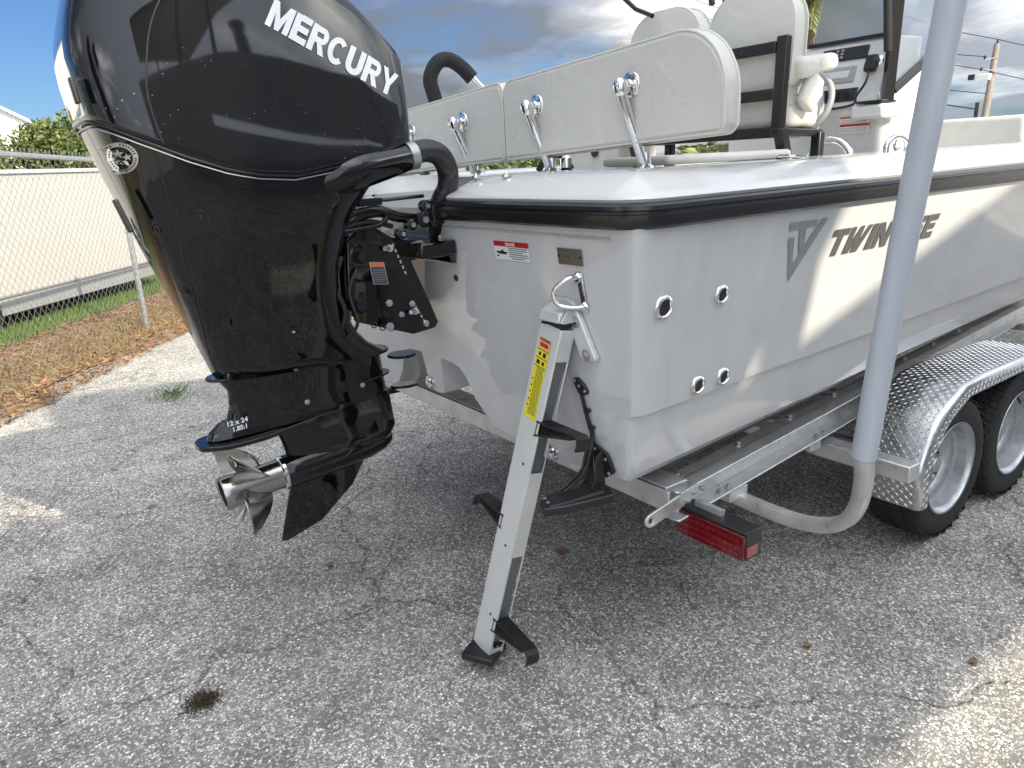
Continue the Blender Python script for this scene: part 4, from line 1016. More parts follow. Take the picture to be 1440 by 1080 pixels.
off = Vector(OFF[mot.name])
for v in bm.verts: v.co -= off
bm.to_mesh(me); bm.free(); me.materials.append(whited); o_ = bpy.data.objects.new('cowl_lettering', me); COL.objects.link(o_); o_.parent = cowl_o
# round warranty seal: ring, lettering ring, three stars, wave
def seal(cx, cz, R_):
    ax = Vector((1, 0, -.0)); 
    def P_(u, v, off=.0015): return hit(Bl, cx + u, cz + v, off)
    def flat(name, polys, mat, off, par):
        q = G()
        for p in polys: q.add([P_(u, v, off) for u, v in p], [tuple(range(len(p)))])
        return q.build(name, mat, par, flat=True)
    n = 40
    ring = [[(R_ * cos(a) * r0, R_ * sin(a) * r0) for r0, a in ((1, 2 * pi * i / n), (1, 2 * pi * (i + 1) / n), (.72, 2 * pi * (i + 1) / n), (.72, 2 * pi * i / n))] for i in range(n)]
    sl = flat('round_seal', ring, sealw, .0016, chap_o)
    def star(u, v, r, rot=0): return [(u + r * (1 if k % 2 == 0 else .42) * sin(2 * pi * k / 10 + rot), v + r * (1 if k % 2 == 0 else .42) * cos(2 * pi * k / 10 + rot)) for k in range(10)]
    st = [star(-.45 * R_, .02 * R_, .26 * R_, .15), star(-.02 * R_, .28 * R_, .33 * R_), star(.42 * R_, .05 * R_, .26 * R_, -.15)]
    flat('seal_stars', [[(p[i][0], p[i][1]), (p[(i + 1) % 10][0], p[(i + 1) % 10][1]), (c[0], c[1])] for p, c in ((s_, (np.mean([a for a, b in s_]), np.mean([b for a, b in s_]))) for s_ in st) for i in range(10)], sealw, .0018, sl)
    flat('seal_wave', [[(-.6 * R_, -.3 * R_), (-.3 * R_, -.42 * R_), (-.3 * R_, -.26 * R_), (-.55 * R_, -.2 * R_)], [(-.3 * R_, -.42 * R_), (0, -.32 * R_), (.0, -.12 * R_), (-.3 * R_, -.26 * R_)], [(0, -.32 * R_), (.5 * R_, -.48 * R_), (.4 * R_, -.2 * R_), (0, -.12 * R_)]], whited, .0019, sl)
    q = G(); txt = 'OUTBOARD OUTBOARD'
    marks = []
    for k in range(34):
        if k % 17 in (7, 16, 8): continue
        a = 2 * pi * k / 34 + .3; c_ = (R_ * .86 * cos(a), R_ * .86 * sin(a)); t1 = (-sin(a) * R_ * .05, cos(a) * R_ * .05); t2 = (cos(a) * R_ * .065, sin(a) * R_ * .065)
        marks.append([(c_[0] - t1[0] - t2[0], c_[1] - t1[1] - t2[1]), (c_[0] + t1[0] - t2[0], c_[1] + t1[1] - t2[1]), (c_[0] + t1[0] * .6 + t2[0], c_[1] + t1[1] * .6 + t2[1]), (c_[0] - t1[0] * .6 + t2[0], c_[1] - t1[1] * .6 + t2[1])])
    flat('seal_lettering', marks, darkgrey, .0020, sl)
seal(.413, 1.918 + .0, .045)
for o in chap_o.children:
    pass

# side intake arm and ribbed hose
arm = G().sweep(smooth_path([(.84, 2.68, 1.765), (1.00, 2.560, 1.805), (1.12, 2.50, 1.845), (1.24, 2.49, 1.868), (1.335, 2.49, 1.885)], 6), [(.062 * math.copysign(abs(cos(a)) ** .8, cos(a)), .062 * math.copysign(abs(sin(a)) ** .8, sin(a))) for a in np.linspace(0, 2 * pi, 21)[:-1]], scales=[1.35 - .62 * i / 24 for i in range(25)]).build('hose_arm', blackgloss, mot, ang=60)
G().lathe([(.044, -.016), (.050, -.016), (.050, .016), (.044, .016)], (1.35, 2.49, 1.888), (1, .0, .16), 28).build('hose_collar', aludull, arm)
hp_ = smooth_path([(1.34, 2.49, 1.888), (1.41, 2.49, 1.905), (1.475, 2.50, 1.888), (1.518, 2.52, 1.835), (1.522, 2.535, 1.77), (1.505, 2.57, 1.71), (1.52, 2.63, 1.62), (1.56, 2.70, 1.53)], 14)
q = G(); circ = [(cos(a), sin(a)) for a in np.linspace(0, 2 * pi, 19)[:-1]]
q.sweep(hp_, [(.041 * a, .041 * b_) for a, b_ in circ], scales=[1 if i % 2 else .93 for i in range(len(hp_))]); hose = q.build('ribbed_hose', hosem, arm, ang=60)
# lower body of the arm: fairing down to the swivel
G().prism([(.98, 2.60, 1.84), (1.30, 2.60, 1.86), (1.12, 2.60, 1.77), (1.02, 2.60, 1.70), (.97, 2.60, 1.66)], (0, .38, 0)).build('front_fairing', blackgloss, mot, bevel=.02, seg=4)

# leg below the cowl
def leg_ring(z, xa, xf, hw_, tilt=0): return [(x, y, z + tilt * (x - 1)) for x, y in ring_xy(xa, xf, hw_, 1.0, .7, .9)]
fl_ = G().rings([leg_ring(1.133, .592, 1.322, .122, -.01), leg_ring(1.145, .592, 1.322, .122, -.01)]).build('upper_flange', blackgloss, mot, bevel=.003)
G().lathe([(0, .004), (.055, .004), (.06, 0), (.06, -.006), (0, -.006)], (1.345, 2.70, 1.115), (0, .0, 1), 24).build('mount_pad', blackgloss, fl_)
G().lathe([(0, .004), (.055, .004), (.06, 0), (.06, -.006), (0, -.006)], (1.345, 2.70, .985), (0, .1, 1), 24).build('mount_pad', blackgloss, fl_)
midl = G().rings([leg_ring(1.135, .63, 1.28, .112), leg_ring(1.09, .66, 1.285, .10), leg_ring(1.03, .66, 1.29, .085), leg_ring(.985, .64, 1.295, .075, .03), leg_ring(.955, .62, 1.30, .072, .04)]).build('midsection', blackgloss, mot, ang=50)
G().rings([leg_ring(1.022, .72, 1.32, .082, .03), leg_ring(1.030, .72, 1.32, .082, .03)]).build('side_strake', blackgloss, midl)
def av(z0, hwk, xa, xf, name, th):
    ring = []
    for sgn in (-1, 1):
        pass
    o_ = []
    for i in range(NT):
        t_ = 2 * pi * i / NT; c, s_ = cos(t_), sin(t_); xm = .85
        ax = (xf - xm) if c > 0 else (xm - xa); x = xm + ax * math.copysign(abs(c) ** .55, c); wx = interp(x, [xa, .75, 1.0, xf], [hwk, hwk, hwk * .75, hwk * .35])
        o_.append((x, MY + wx * math.copysign(abs(s_) ** .6, s_)))
    return [[(x, y, z0 + (x - 1) * .06 + d - max(0, abs(y - MY) - hwk * .75) * .4) for x, y in o_] for d in (0, th)]
avp = G().rings(av(.920, .100, .520, 1.32, 'p', .018)).build('cavitation_plate', blackgloss, mot, bevel=.003)
G().rings([leg_ring(.935, .56, 1.28, .072, .05), leg_ring(.962, .57, 1.28, .068, .05), leg_ring(.992, .61, 1.28, .055, .05)]).build('plate_fairing', blackgloss, avp, ang=50)
G().prism([(.56, MY - .02, .922), (.66, MY - .02, .926), (.66, MY - .02, .87), (.60, MY - .02, .885)], (0, .02, 0)).build('trim_fin', darkgrey, avp, bevel=.004)
# lettering under the plate edge
vs, fs = text_poly('12 x 24', .026, offset=.0008); q = G(); map_flat(q, vs, fs, (.622, MY - .068, .972), Vector((1, 0, .06)), Vector((0, 0, 1))); 
vs, fs = text_poly('1.85:1', .024, offset=.0008); map_flat(q, vs, fs, (.640, MY - .068, .948), Vector((1, 0, .06)), Vector((0, 0, 1))); q.build('gear_ratio_lettering', whited, avp, flat=True)
strut = G().rings([leg_ring(.945, .80, 1.31, .058, .04), leg_ring(.90, .815, 1.315, .054, .03), leg_ring(.85, .83, 1.32, .052, .02), leg_ring(.80, .84, 1.325, .056), leg_ring(.75, .85, 1.29, .064), leg_ring(.70, .90, 1.2, .03)]).build('strut', blackgloss, mot, ang=60)
AX = Vector((1, 0, .085)).normalized(); HC = Vector((.82, MY, .712))
G().lathe([(0, -.005), (.060, -.005), (.066, .0), (.069, .06), (.070, .16), (.070, .26), (.066, .36), (.054, .43), (.032, .475), (.0, .492)], HC, AX, 40).build('gearcase', blackgloss, mot, ang=60)
G().rings([[(x, MY + t_ * .011 * s_, z) for x, z, s_ in ((.845, .66, .6), (.775, .425, .25), (.80, .418, .3), (.95, .462, .6), (1.10, .58, 1), (1.16, .67, 1.2), (1.0, .68, 1.5))] for t_ in (-1, 1)]).build('skeg', blackgloss, mot, bevel=.004)
for x, z in ((.93, 1.0), (1.165, 1.018)): G().lathe([(0, .004), (.008, .004), (.011, 0)], (x, MY - .078, z), (0, -1, 0), 12).build('leg_bolt', galv, midl)
G().lathe([(0, .004), (.006, .004), (.009, 0)], (1.10, MY - .048, .865), (0, -1, 0), 12).build('vent_screw', galv, strut)
# propeller
prp = G().lathe([(.056, -.236), (.064, -.242), (.068, -.236), (.065, -.19), (.060, -.12), (.061, -.02), (.062, 0), (.050, .0)], HC, AX, 44).build('propeller_hub', steel, mot, ang=50)
G().lathe([(.056, -.236), (.050, -.1), (0, -.1)], HC, AX, 30).build('hub_bore', darkgrey, prp)
G().lathe([(.063, -.012), (.070, -.008), (.070, .004), (.063, .006)], HC, AX, 40).build('thrust_ring', chrome, prp)
e1 = Vector((0, 1, 0)); e2 = AX.cross(e1).normalized()
def blade(a0):
    rs_ = []; n = 12; top = []; 
    for i in range(n + 1):
        u = i / n; r = .056 + .155 * u; ch_ = .128 * (1 - .05 * u) * (sin(pi * min(1, (.22 + u * .80))) ** .55 if u < .97 else .35); ch_ = max(ch_, .012)
        pit = radians(50 - 26 * u); rake = -.05 * u - .03 * u * u; skew = .22 * u * u; row = []
        for j in range(9):
            v = (j / 8 - .5) * ch_ * 2 * .62
            da = v * cos(pit) / r; dx = v * sin(pit) + rake - .115; cup = -.010 * max(0, (j / 8 - .6)) * 3 * u
            a = a0 + da + skew; row.append(HC + AX * (dx + cup) + (e1 * cos(a) + e2 * sin(a)) * r)
        rs_.append(row)
    q = G(); vs = [p for r in rs_ for p in r] + [p + AX * .004 for r in rs_ for p in r]; m = (n + 1) * 9; fs = []
    for i in range(n):
        for j in range(8):
            a = i * 9 + j; fs.append((a, a + 1, a + 10, a + 9)); fs.append((m + a, m + a + 9, m + a + 10, m + a + 1))
    for i in range(n):
        for j in (0, 8): a = i * 9 + j; fs.append((a, a + 9, m + a + 9, m + a))
    for j in range(8): a = n * 9 + j; fs.append((a, a + 1, m + a + 1, m + a))
    return q.add(vs, fs)
for k in range(4): blade(2 * pi * k / 4 + .45).build('propeller_blade', steel, prp, ang=60)

# ---- clamp and swivel bracket
brk = G().prism([(x, 2.60, z) for x, z in ((1.115, 1.60), (1.20, 1.665), (1.30, 1.60), (1.355, 1.585), (1.50, 1.56), (1.505, 1.52), (1.375, 1.50), (1.44, 1.34), (1.475, 1.245), (1.46, 1.222), (1.36, 1.212), (1.20, 1.27), (1.12, 1.30), (1.10, 1.40))], (0, .022, 0)).build('clamp_bracket', blackgloss, mot, bevel=.006)
G().prism([(x, 2.98, z) for x, z in ((1.115, 1.60), (1.20, 1.665), (1.30, 1.60), (1.50, 1.56), (1.505, 1.52), (1.375, 1.50), (1.475, 1.245), (1.36, 1.212), (1.20, 1.27), (1.10, 1.40))], (0, .022, 0)).build('clamp_bracket', blackgloss, mot, bevel=.006)
G().prism([(1.505, 2.52, 1.565), (1.505, 3.06, 1.565), (1.515, 3.06, 1.49), (1.520, 2.50, 1.485)], (-.022, 0, 0)).build('transom_plate', blackgloss, mot, bevel=.004)
G().box((1.44, 2.56, 1.545), (.16, .14, .06)).build('bracket_block', blackgloss, mot, bevel=.012)
# swivel housing
sh = G().lathe([(.055, .0), (.07, .02), (.074, .10), (.066, .2), (.070, .30), (.080, .37), (.055, .40)], (1.10, 2.79, 1.24), (.10, 0, 1), 28).build('swivel_housing', blackgloss, mot, ang=50)
for i, (x, z, r, l) in enumerate([(1.14, 1.36, .030, .08), (1.16, 1.54, .026, .08), (1.24, 1.31, .018, .07)]):
    G().lathe([(0, l), (r * .7, l), (r, l * .8), (r, 0)], (x, 2.66, z), (.05, -1, 0), 20).build('tilt_ram_boss', blacksatin, brk)
G().tube([(1.14, 2.63, 1.30), (1.22, 2.62, 1.60)], .018, 12).build('tilt_ram', blacksatin, brk)
G().tube(smooth_path([(1.10, 2.60, 1.655), (1.16, 2.575, 1.69), (1.24, 2.57, 1.70), (1.32, 2.58, 1.675), (1.40, 2.60, 1.66)], 8), .022, 12).build('steering_tube', blackgloss, mot, ang=60)
q = G(); q.tube(smooth_path([(1.06, 2.55, 1.665), (1.12, 2.545, 1.70), (1.20, 2.54, 1.712), (1.26, 2.545, 1.69), (1.235, 2.55, 1.655), (1.15, 2.555, 1.645), (1.06, 2.555, 1.64)], 8), .010, 10); q.build('steering_arm', blackgloss, mot, ang=60)
q = G(); q.tube([(1.13, 2.58, 1.735), (1.45, 2.60, 1.742)], .007, 8); q.box((1.21, 2.58, 1.735), (.09, .035, .026)); q.build('shift_linkage', blacksatin, mot, ang=40)
for x, z, r in ((1.43, 1.655, .030), (1.375, 1.64, .022), (1.33, 1.61, .02), (1.445, 1.705, .022)):
    b__ = G().lathe([(r, 0), (r, .03), (r * .5, .036), (0, .036)], (x, 2.60, z), (0, -1, 0), 20).build('linkage_boss', blacksatin, mot)
    G().lathe([(r * .45, 0), (r * .45, .044), (0, .044)], (x, 2.60, z), (0, -1, 0), 6).build('boss_nut', galv, b__)
G().bar((1.445, 2.57, 1.70), (1.475, 2.565, 1.62), .03, .012, up=(0, 1, 0)).build('link_plate', blackgloss, mot, bevel=.004)
G().box((1.50, 2.592, 1.675), (.075, .07, .085)).build('hose_block', blackplas, mot, bevel=.01)
G().tube(smooth_path([(1.06, 2.6, 1.60), (1.02, 2.565, 1.66), (1.05, 2.56, 1.715), (1.15, 2.57, 1.735), (1.26, 2.58, 1.74)], 8), .008, 8).build('cable', blackplas, mot)
G().tube(smooth_path([(1.03, 2.62, 1.50), (1.05, 2.58, 1.58), (1.10, 2.565, 1.65), (1.2, 2.57, 1.665), (1.3, 2.59, 1.64)], 8), .010, 8).build('cable', blackplas, mot)
G().tube(smooth_path([(1.05, 2.64, 1.24), (1.08, 2.60, 1.34), (1.055, 2.60, 1.45), (1.09, 2.60, 1.55)], 8), .009, 8).build('cable', blackplas, mot)
G().tube(smooth_path([(1.09, 2.63, 1.24), (1.12, 2.59, 1.30), (1.10, 2.59, 1.42), (1.14, 2.59, 1.50)], 8), .007, 8).build('cable', blackplas, mot)
for x, z, r in ((1.262, 1.352, .010), (1.255, 1.26, .012), (1.36, 1.335, .009), (1.415, 1.248, .009), (1.31, 1.30, .008)):
    G().lathe([(r * 1.5, 0), (r * 1.5, .003), (r, .004), (r, .012), (0, .013)], (x, 2.599, z), (0, -1, 0), 6).build('bracket_bolt', galv, brk)
for x, z in ((1.29, 1.56), (1.375, 1.305)): # anchor pins standing out
    p_ = G().tube([(x, 2.60, z), (x - .035, 2.575, z + .002)], .009, 12).build('bracket_pin', galv, brk)
    G().lathe([(.014, 0), (.014, .006), (0, .006)], (x - .002, 2.598, z), (-.6, -.6, 0), 12).build('pin_washer', galv, p_)
q = G()
for k in range(6):
    for (xa, za, xb, zb) in ((1.30, 1.575, 1.345, 1.455), (1.365, 1.345, 1.42, 1.235)):
        t_ = k / 5.5; x = xa + (xb - xa) * t_; z = za + (zb - za) * t_; q.bar((x, 2.598, z), (x + .003, 2.598, z - .012), .003, .006, up=(0, 1, 0))
q.build('scale_marks', whited, brk)
q = G()
for k in range(5): q.torus((1.19 + k * .034, 2.598, 1.262 - .004 * k + .004 * (k - 2) ** 2), (0, 1, 0), .011, .0025, 14, 5)
q.build('tilt_holes', darkgrey, brk)
o0 = Vector((1.205, 2.598, 1.432)); ux = Vector((1, 0, -.12)).normalized(); uz = Vector((-.12, 0, 1)).normalized()
lb = G(); rect(lb, o0, ux, uz, 0, 0, .062, .086); lb = lb.build('warning_label', sealw, brk); q = G(); rect(q, o0, ux, uz, .003, .070, .059, .083, .0008); q.build('label_band', orangep, lb)
q = G(); rect(q, o0, ux, uz, .004, .003, .058, .067, .0008); q.build('label_field', darkgrey, lb); q = G()
for k in range(8):
    x = .008
    while x < .05: w_ = random.uniform(.005, .012); rect(q, o0, ux, uz, x, .058 - k * .0068, min(x + w_, .055), .0605 - k * .0068, .0014); x += w_ + .002
q.build('label_print', sealw, lb)

# ================================================================== BOARDING LADDER
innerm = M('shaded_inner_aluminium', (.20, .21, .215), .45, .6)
lad = thing('boarding_ladder', 'telescoping aluminium boarding ladder hanging from the transom with black fold-out steps', 'ladder', (1.27, 2.07, .05))
LT, LB = Vector((1.475, 1.868, 1.335)), Vector((1.262, 2.100, .075)); LD = (LB - LT).normalized(); LLn = (LB - LT).length
LYv = Vector((0, -1, 0)); LYv = (LYv - LD * LYv.dot(LD)).normalized(); LXv = LYv.cross(LD).normalized(); LXv = LXv if LXv.x > 0 else -LXv     # LXv forward, LYv starboard
def lp_(s_, a, b_): return LT + LD * s_ + LXv * a + LYv * b_
W2, D2 = .055, .062
q = G(); th = .004
q.prism([lp_(0, 0, -W2), lp_(LLn, 0, -W2), lp_(LLn, 0, W2), lp_(0, 0, W2)], LXv * th)                    # aft face
q.prism([lp_(0, th, -W2), lp_(LLn - .02, th, -W2), lp_(LLn - .02, D2, -W2), lp_(0, D2, -W2)], LYv * th)         # port web
def side_piece(s0, s1): q.prism([lp_(s0, th, W2), lp_(s1, th, W2), lp_(s1, D2, W2), lp_(s0, D2, W2)], -LYv * th)
# starboard web with two cut-outs where the steps fold
side_piece(0, .11); side_piece(.52, .86); side_piece(LLn - .035, LLn)
for s0, s1 in ((.11, .52), (.86, LLn - .035)):
    q.prism([lp_(s0, th, W2), lp_(s1, th, W2), lp_(s1, .008, W2), lp_(s0, .008, W2)], -LYv * th)
    q.prism([lp_(s0, D2 - .005, W2), lp_(s1, D2 - .005, W2), lp_(s1, D2, W2), lp_(s0, D2, W2)], -LYv * th)
    for e_, sg in ((s0, 1), (s1, -1)):
        pts = [lp_(e_, .012, W2), lp_(e_, D2, W2)] + [lp_(e_ + sg * .028 * (1 - sin(t_)), D2 - .0 - (D2 - .012) * (1 - cos(t_)) * .5 - (0), W2) for t_ in np.linspace(0, pi / 2, 5)]
q.prism([lp_(0, D2 - th, -W2), lp_(.11, D2 - th, -W2), lp_(.11, D2 - th, W2 - .005), lp_(0, D2 - th, W2 - .005)], LXv * th)
q.build('ladder_rail', aluanod, lad, bevel=.0025, seg=2, ang=30)
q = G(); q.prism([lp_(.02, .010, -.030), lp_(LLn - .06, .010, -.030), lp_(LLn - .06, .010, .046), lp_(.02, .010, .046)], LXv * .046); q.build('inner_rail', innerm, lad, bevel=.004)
q = G()
for s_ in (.50, .83, 1.13): q.cyl(lp_(s_, -.0012, .012), lp_(s_, .001, .012), .0055, 12)
q.build('rivet_holes', inkp, lad)
G().box(LB + Vector((.01, -.005, -.012)), (.125, .135, .028), Matrix.Rotation(.5, 3, 'Z')).build('end_cap', blackplas, lad, bevel=.006)
q = G()
for k in range(3): q.cyl(lp_(LLn - .045, .01 + .02 * k, W2), lp_(LLn - .045, .01 + .02 * k, W2 + .003), .004, 10)
q.build('end_rivets', galv, lad)
# steps
def step(s_, sg, L_=.205, droop=.10):
    o_ = lp_(s_, .028, W2 * sg * .6); dv = (LYv * sg * cos(droop) + LD * sin(droop)).normalized(); up = -LD; fx = LXv
    w0, w1 = .030, .026
    sd_ = G()
    # tread: tapered plate with a rolled end
    vs = []; 
    prof = [(0, 0), (.3, .0), (.8, .004), (.90, .004), (.97, -.006), (1.0, -.022), (1.0, -.040), (.985, -.048)]
    top = []; 
    for u, h in prof:
        for k in (-1, 1): top.append(o_ + dv * (u * L_) + up * h + fx * k * (w0 + (w1 - w0) * u))
    bot = []
    for i, (u, h) in enumerate(prof):
        a = Vector((prof[max(i - 1, 0)][0] * L_, prof[max(i - 1, 0)][1])); b_ = Vector((prof[min(i + 1, 7)][0] * L_, prof[min(i + 1, 7)][1])); tg = (b_ - a).normalized(); nn = Vector((tg.y, -tg.x))
        for k in (-1, 1): bot.append(o_ + dv * (u * L_ + nn.x * .007) + up * (h + nn.y * .007) + fx * k * (w0 + (w1 - w0) * u))
    n = len(top); fs = []
    for i in range(7):
        a = 2 * i; fs += [(a, a + 2, a + 3, a + 1), (n + a, n + a + 1, n + a + 3, n + a + 2), (a, n + a, n + a + 2, a + 2), (a + 1, a + 3, n + a + 3, n + a + 1)]
    fs += [(0, 1, n + 1, n), (14, n + 14, n + 15, 15)]
    sd_.add(top + bot, fs)
    # ribs below the tread
    for k in range(11):
        u = .02 + k * .077; dp = .052 * (1 - u) ** .9 + .006
        for sx in (-1, 1):
            sd_.prism([o_ + dv * (u * L_) + fx * sx * (w0 - .003), o_ + dv * (u * L_ + .003) + fx * sx * (w0 - .003), o_ + dv * (u * L_ + .003) + fx * sx * (w0 - .003) - up * dp, o_ + dv * (u * L_) + fx * sx * (w0 - .003) - up * dp], fx * sx * .003)
        sd_.box(o_ + dv * (u * L_ + .0015) - up * (dp * .5), (w0 * 1.8, .002, dp), Matrix((fx, dv, up)).transposed())
    for sx in (-1, 1):
        sd_.prism([o_ + fx * sx * (w0 - .004) - up * .052, o_ + fx * sx * (w0 - .004) - up * .058, o_ + dv * (.86 * L_) + fx * sx * (w0 - .004) - up * .010, o_ + dv * (.86 * L_) + fx * sx * (w0 - .004) - up * .004], fx * sx * .004)
    # grip ridges
    for k in range(9): sd_.box(o_ + dv * ((.1 + k * .075) * L_) + up * .001, (w0 * 1.7, .003, .003), Matrix((fx, dv, up)).transposed())
    sd_.build('step', blackplas, lad, ang=30)
step(.325, 1, .215, -.14); step(.73, -1, .20); step(1.13, 1, .225, 0.0)
# hinge mount on the transom
q = G()
hp0 = []
for t_ in np.linspace(0, pi, 13): hp0.append((1.825 + .055 * cos(t_), 1.375 + .045 * sin(t_)))
pts = [(1.862, 1.375)] 
outl = [(1.955, 1.36)] + [(1.86 + .095 * cos(t_), 1.365 + .055 * sin(t_)) for t_ in np.linspace(0.05, pi * .72, 10)] + [(1.765, 1.33), (1.722, 1.235), (1.728, 1.222), (1.785, 1.218), (1.80, 1.23), (1.835, 1.33)]
pl = [Vector((transom_x(z) - .001, y, z)) for y, z in outl]
G().prism(pl, (-.022, 0, 0)).build('mount_plate', aluanod, lad, bevel=.006, seg=3)
hood = G().prism([(1.56, 1.815, 1.395), (1.515, 1.815, 1.400), (1.472, 1.815, 1.380), (1.462, 1.815, 1.350), (1.472, 1.815, 1.346), (1.50, 1.815, 1.370), (1.56, 1.815, 1.375)], (0, .105, 0)).build('hinge_hood', aluanod, lad, bevel=.005, seg=3)
G().prism([(1.55, 1.806, 1.40), (1.50, 1.806, 1.395), (1.466, 1.806, 1.35), (1.48, 1.806, 1.345), (1.55, 1.806, 1.345)], (0, .006, 0)).build('hinge_cheek', aluanod, lad, bevel=.002)
G().box((1.50, 1.868, 1.345), (.05, .100, .03)).build('hinge_block', inkp, lad)
for y, z in ((1.80, 1.350), (1.765, 1.245)):
    r_ = G().lathe([(.020, .021), (.020, .024), (.013, .026), (.011, .022), (0, .022)], (transom_x(z), y, z), (-1, 0, -.1), 22).build('mount_bolt', aludull, lad); G().lathe([(.008, .022), (.008, .028), (0, .029)], (transom_x(z), y, z), (-1, 0, -.1), 6).build('bolt_head', chrome, r_)
# yellow warning label on the aft face
uxl = LYv; uyl = -LD; o0 = lp_(.335, -.0012, -.040)
def lrect(q, a0, b0, a1, b1, off=0): 
    q.add([o0 + uxl * a + uyl * b_ - LXv * off for a, b_ in ((a0, b0), (a1, b0), (a1, b1), (a0, b1))], [(0, 1, 2, 3)])
q = G(); lrect(q, 0, 0, .062, .285); yl = q.build('yellow_label', yellowp, lad, flat=True)
q = G(); lrect(q, .0, .248, .062, .285, .0006); q.build('label_head', M('pale_orange_print', (.80, .42, .16), .45), yl, flat=True)
q = G(); q.add([o0 + uxl * a + uyl * b_ - LXv * .0012 for a, b_ in ((.006, .262), (.016, .253), (.016, .256), (.046, .256), (.046, .253), (.056, .262), (.046, .272), (.046, .269), (.016, .269), (.016, .272))], [tuple(range(10))]); q.build('label_arrow', redp, yl, flat=True)
q = G()
vs, fs = text_poly('WARNING', .0135, offset=.0004)
q.add([o0 + uxl * (.002 + x) + uyl * (.2745 + y) - LXv * .0013 for x, y in [(a * .88, b_) for a, b_ in vs]], fs)
for b0 in (.243, .214, .186): lrect(q, 0, b0, .062, b0 + .0025, .0007)
for b0 in np.arange(.180, .015, -.0068):
    x = .016 + random.uniform(-.004, .003)
    while x < .054: w_ = random.uniform(.005, .013); lrect(q, x, b0, min(x + w_, .057), b0 + .0030, .0007); x += w_ + .0025
for b0 in (.135, .112, .09, .062, .04): lrect(q, .004, b0, .011, b0 + .006, .0007)
lrect(q, .012, .224, .024, .236, .0007); lrect(q, .034, .222, .05, .238, .0007); lrect(q, .008, .194, .026, .208, .0007); lrect(q, .036, .195, .05, .207, .0007)
q.build('label_print', inkp, yl, flat=True)

# ================================================================== SONAR TRANSDUCER
tdr = thing('sonar_transducer', 'black sonar transducer on an angled bracket at the bottom starboard corner of the transom', 'transducer', (1.5, 1.75, .8))
G().prism([tp(1.80, .925, .004), tp(1.725, .895, .004), tp(1.70, .835, .004), tp(1.745, .80, .004), tp(1.80, .83, .004)], (-.012, 0, 0)).build('mount_plate', blackplas, tdr, bevel=.003)
G().prism([(1.575, 1.80, .93), (1.545, 1.80, .90), (1.545, 1.80, .80), (1.52, 1.80, .775), (1.585, 1.80, .775)], (0, -.008, 0)).build('bracket_cheek', blackplas, tdr, bevel=.002)
G().prism([(1.575, 1.745, .91), (1.545, 1.745, .89), (1.535, 1.745, .80), (1.50, 1.745, .765), (1.585, 1.745, .775)], (0, -.008, 0)).build('bracket_cheek', blackplas, tdr, bevel=.002)
tb = [(1.585, 1.715, .0), (1.555, 1.665, .0), (1.40, 1.735, .0), (1.345, 1.775, .0), (1.36, 1.825, .0), (1.41, 1.845, .0), (1.56, 1.78, .0)]
zf = lambda x: .755 + (x - 1.35) * .12
bd_ = G().rings([[(x, y, zf(x) - .030) for x, y, z in tb], [(x, y, zf(x)) for x, y, z in tb]]).build('body', blackplas, tdr, bevel=.005, seg=2)
G().rings([[(1.45 + (x - 1.45) * .86, 1.755 + (y - 1.755) * .7, zf(x) - .001) for x, y, z in tb], [(1.45 + (x - 1.45) * .8, 1.755 + (y - 1.755) * .6, zf(x) + .008) for x, y, z in tb]]).build('body_top', blackplas, tdr, bevel=.002)
q = G()
for x, y in ((1.375, 1.79), (1.385, 1.82), (1.46, 1.765), (1.47, 1.79), (1.53, 1.74)): q.lathe([(.006, 0), (.006, .003), (0, .004)], (x, y, zf(x) + .004), (0, 0, 1), 10)
for y, z in ((1.735, .875), (1.725, .825), (1.785, .90)): q.lathe([(.007, 0), (.006, .004), (0, .005)], tp(y, z, .016), (-1, 0, 0), 10)
q.build('screws', galv, tdr)
for dy in (0, -.018):
    G().tube(smooth_path([(1.43, 1.79 + dy, .79), (1.47, 1.785 + dy, .81), (1.52, 1.785 + dy, .84), (1.545, 1.79 + dy, .89), (transom_x(.93) - .012, 1.80 + dy * .4, .94), (transom_x(1.0) - .010, 1.812 + dy * .2, 1.0), (transom_x(1.09) - .008, 1.838, 1.105)], 8), .0062, 8).build('cable', blackplas, tdr)
cc = [(1.868, 1.130), (1.86, 1.142), (1.84, 1.146), (1.812, 1.128), (1.795, 1.106), (1.800, 1.094), (1.83, 1.082), (1.845, 1.088)]
G().prism([tp(y, z, 0) for y, z in cc], (-.012, 0, 0)).build('cable_cover', blackplas, tdr, bevel=.004)
q = G()
for y, z in ((1.855, 1.133), (1.835, 1.118), (1.808, 1.104)): q.lathe([(.006, .012), (.005, .015), (0, .016)], tp(y, z, 0), (-1, 0, 0), 10)
q.build('cover_screws', galv, tdr)
for z, y in ((1.035, 1.819), (.975, 1.806)):
    G().box(tp(y - .008, z, .008), (.014, .028, .012)).build('cable_clip', blackplas, tdr, bevel=.002)

